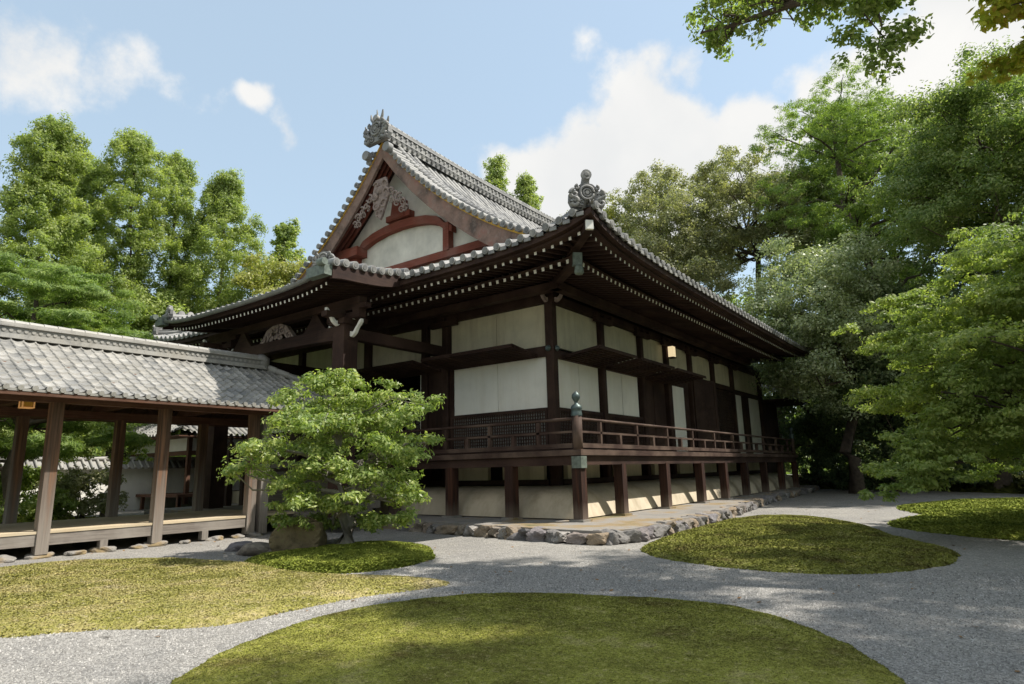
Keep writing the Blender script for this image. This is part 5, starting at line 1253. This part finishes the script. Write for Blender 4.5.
tree('glossy_tree', 'big rounded evergreen with glossy pale leaves behind the roof end', 'tree', (4.9, 21.5, 0), (4.6, 21, 10.5), crown_round((4.2, 20.5, 8.9), 4.2, 5.6, 120, 1.25, 99, -1), 80000, .16, 'leaf_glossy', 99, .35, sub=12, subr=.42)
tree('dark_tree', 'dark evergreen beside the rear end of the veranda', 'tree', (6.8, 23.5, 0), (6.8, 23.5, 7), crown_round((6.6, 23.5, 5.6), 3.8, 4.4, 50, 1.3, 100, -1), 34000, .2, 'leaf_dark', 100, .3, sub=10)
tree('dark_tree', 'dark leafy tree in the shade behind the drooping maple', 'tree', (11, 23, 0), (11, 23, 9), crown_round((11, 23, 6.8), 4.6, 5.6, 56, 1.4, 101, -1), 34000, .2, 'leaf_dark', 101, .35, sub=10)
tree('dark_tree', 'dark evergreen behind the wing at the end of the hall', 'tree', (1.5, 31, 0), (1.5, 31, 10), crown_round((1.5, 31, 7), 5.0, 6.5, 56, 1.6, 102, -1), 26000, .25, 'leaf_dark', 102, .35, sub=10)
tree('broadleaf_tree', 'tall evergreen with dense mid green crown at the upper right', 'tree', (13.0, 20, 0), (13.0, 20, 15.5), crown_round((12.8, 20, 14.2), 4.7, 6.2, 150, 1.25, 103), 120000, .15, 'leaf_mid', 103, .38, sub=10, subr=.42, limbs=30)
tree('broadleaf_tree', 'tall tree behind the dense one reaching the right edge', 'tree', (14.5, 27, 0), (14.5, 27, 19), crown_round((14.5, 27, 17.5), 6, 7, 120, 1.6, 104), 80000, .17, 'leaf_mid', 104, .4, limbs=30)
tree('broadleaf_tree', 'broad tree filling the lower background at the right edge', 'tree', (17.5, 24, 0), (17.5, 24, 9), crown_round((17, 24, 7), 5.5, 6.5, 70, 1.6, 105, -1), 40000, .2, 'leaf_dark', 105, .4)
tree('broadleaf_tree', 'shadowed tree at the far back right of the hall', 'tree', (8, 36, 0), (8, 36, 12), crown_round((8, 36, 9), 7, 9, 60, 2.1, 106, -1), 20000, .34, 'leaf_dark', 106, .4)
tree('broadleaf_tree', 'broad dark tree far behind the twiggy grey ones', 'tree', (-5, 38, 0), (-5, 38, 14), crown_round((-5, 38, 10), 7, 8, 60, 2.1, 107, -1), 18000, .34, 'leaf_mid', 107, .4)
tree('broadleaf_tree', 'rounded green tree closing the view behind the tall tufted pine', 'tree', (5.5, 35, 0), (5.5, 35, 22), crown_round((5.5, 35, 20), 6.5, 8.5, 110, 1.6, 120), 60000, .24, 'leaf_mid', 120, .4)
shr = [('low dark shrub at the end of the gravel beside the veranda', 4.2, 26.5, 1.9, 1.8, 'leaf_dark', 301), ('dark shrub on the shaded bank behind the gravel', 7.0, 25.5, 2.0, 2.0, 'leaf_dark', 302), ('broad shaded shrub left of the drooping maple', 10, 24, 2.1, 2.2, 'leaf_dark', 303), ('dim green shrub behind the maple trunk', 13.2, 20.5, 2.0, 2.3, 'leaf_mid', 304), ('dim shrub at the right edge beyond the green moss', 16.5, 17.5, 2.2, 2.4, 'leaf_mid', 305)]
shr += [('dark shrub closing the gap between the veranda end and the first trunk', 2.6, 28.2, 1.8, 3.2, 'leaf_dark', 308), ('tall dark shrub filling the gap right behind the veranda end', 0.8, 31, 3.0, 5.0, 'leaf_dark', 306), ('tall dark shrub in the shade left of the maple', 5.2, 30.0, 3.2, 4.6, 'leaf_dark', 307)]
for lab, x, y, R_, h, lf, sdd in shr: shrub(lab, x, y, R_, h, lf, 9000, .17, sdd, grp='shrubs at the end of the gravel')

# drooping maple at right
mp = []; r = np.random.default_rng(12)
mc = np.array((14.2, 1.8, 2.2))
for i in range(330):
    a = r.uniform(1.3, 5.4); el = r.uniform(-.12, 1.2); k = r.uniform(.55, 1.0)
    d_ = np.array((math.cos(a)*math.cos(el)*5.7, math.sin(a)*math.cos(el)*5.6, math.sin(el)*5.4)); c = mc+d_*k
    c[2] = max(.8, c[2]-.18*max(0, 1-el)*2); q = r.uniform(.45, .9); mp.append((c[0], c[1], c[2]+r.normal()*.25, q, q, q*.42))
for i in range(70):
    t = r.uniform(0, 1)**.7; p = np.array((12.2, 0.2, 4.2))*(1-t)+np.array((8.9, -1.3, 1.0))*t; p = p+r.normal(size=3)*np.array((.5, .7, .35))*(1.2-.8*t); q = r.uniform(.3, .6)*(1.1-.4*t); mp.append((p[0], p[1], max(.7, p[2]), q, q, q*.45))
for i in range(50):
    t = r.uniform(0, 1); p = np.array((13.0, 0.5, 5.6))*(1-t)+np.array((8.9, -.4, 4.0))*t; p = p+r.normal(size=3)*np.array((.5, .7, .4)); q = r.uniform(.35, .65); mp.append((p[0], p[1], p[2], q, q, q*.4))
tree('maple_tree', 'green maple with drooping layered sprays reaching the gravel at right', 'tree', (14.6, 2.4, 0), (14.0, 2.2, 6.2), mp, 320000, .085, 'leaf_maple', 12, .22, up=.7, asp=.5, sub=14, subr=.34, limbs=80, start=.2, wob=.35, droop=.25)
yp = []
for i in range(44):
    yp.append((11.05+r.uniform(-.1, 2.2), -8.4+r.uniform(-1.0, 1.0), 6.3+r.uniform(-.25, 1.4), .36, .36, .13))
tree('maple_tree', 'yellowing maple branch tips at the top right corner', 'tree', (16.5, -8.5, 0), (15.5, -8.3, 6.5), yp, 20000, .09, 'leaf_yellow', 13, .16, up=1.0, sub=8, limbs=20, start=.5)
# tall trees on the right whose limbs overhang the garden
op = []
limbL = [(18.5, -2, 9.5), (15.5, -2.6, 10.6), (12.5, -3.3, 11.0), (10.2, -3.9, 10.6), (8.6, -3.7, 11.0), (7.4, -3.4, 11.3), (6.6, -3.2, 11.6)]
for i in range(64):
    t = r.uniform(.28, 1); k = t*6; j = min(5, int(k)); f_ = k-j; p = np.array(limbL[j])*(1-f_)+np.array(limbL[j+1])*f_
    q = r.uniform(.28, .5); op.append((p[0]+r.normal()*.35, p[1]+r.normal()*.55, p[2]+r.uniform(-.3, 1.0), q, q, q*.7))
for i in range(14): q = r.uniform(.25, .42); op.append((10.0+r.normal()*.3, -4.0+r.normal()*.4, 9.7+r.uniform(-.8, .8), q, q, q))
nh = len(op)
for i in range(90):
    d_ = unit(r.normal(size=3))*r.uniform(.3, 1)**.4; op.append((18.3+d_[0]*5.4, -2.2+d_[1]*5.6, 17.2+d_[2]*3.0, 1.15, 1.15, .8))
for i in range(40):
    d_ = unit(r.normal(size=3)); op.append((20.5+d_[0]*5, -4.5+d_[1]*5.0, 12.5+d_[2]*2.6, 1.2, 1.2, .8))
T = tree('overhanging_tree', 'tall tree outside the right edge whose long limb hangs across the top of the picture', 'tree', (19.5, -1.5, 0), (18.8, -.5, 17), op, 230000, .115, 'leaf_over', 14, .4, up=.5, sub=9, subr=.45, limbs=0, start=.4)
m = MB(); m.tube([tuple(np.array(p)-np.array((19.5, -1.5, 0))) for p in limbL], [.20, .17, .14, .11, .08, .05, .025], 8)
for i in range(nh):
    p = np.array(op[i][:3]); la = np.array(limbL); k = int(np.argmin(np.linalg.norm(la-p, axis=1))); k = max(1, k)-(1 if la[k][0] < p[0] else 0)
    if np.linalg.norm(la[k]-p) > 2.0: continue
    pts = limb_path(la[k], p, 6, .55, .03, r); m.tube([tuple(np.array(q_)-np.array((19.5, -1.5, 0))) for q_ in pts], [.03, .026, .02, .016, .012, .009, .006], 5)
m.build('limb', 'bark', T)
for i, (x, y, h, R_, n_, lf, lab) in enumerate([(22, 10.5, 18.5, 5.6, 80, 'leaf_mid', 'tall tree rising above the maple at the right edge'), (25, 13, 15, 5.0, 46, 'leaf_mid', 'broad tree beyond the right edge of the green moss'), (24, -8, 14, 4.6, 42, 'leaf_mid', 'broad tree far outside the right edge near the viewer'), (17.6, 8.2, 10.5, 2.6, 26, 'leaf_mid', 'slim tree behind the maple at the right edge')]):
    tree('broadleaf_tree', lab, 'tree', (x, y, 0), (x, y, h*.75), crown_round((x, y, h*.68), R_, h*.30, n_, 1.35, 150+i), 24000, .19, lf, 150+i, .35, limbs=24, sub=9)
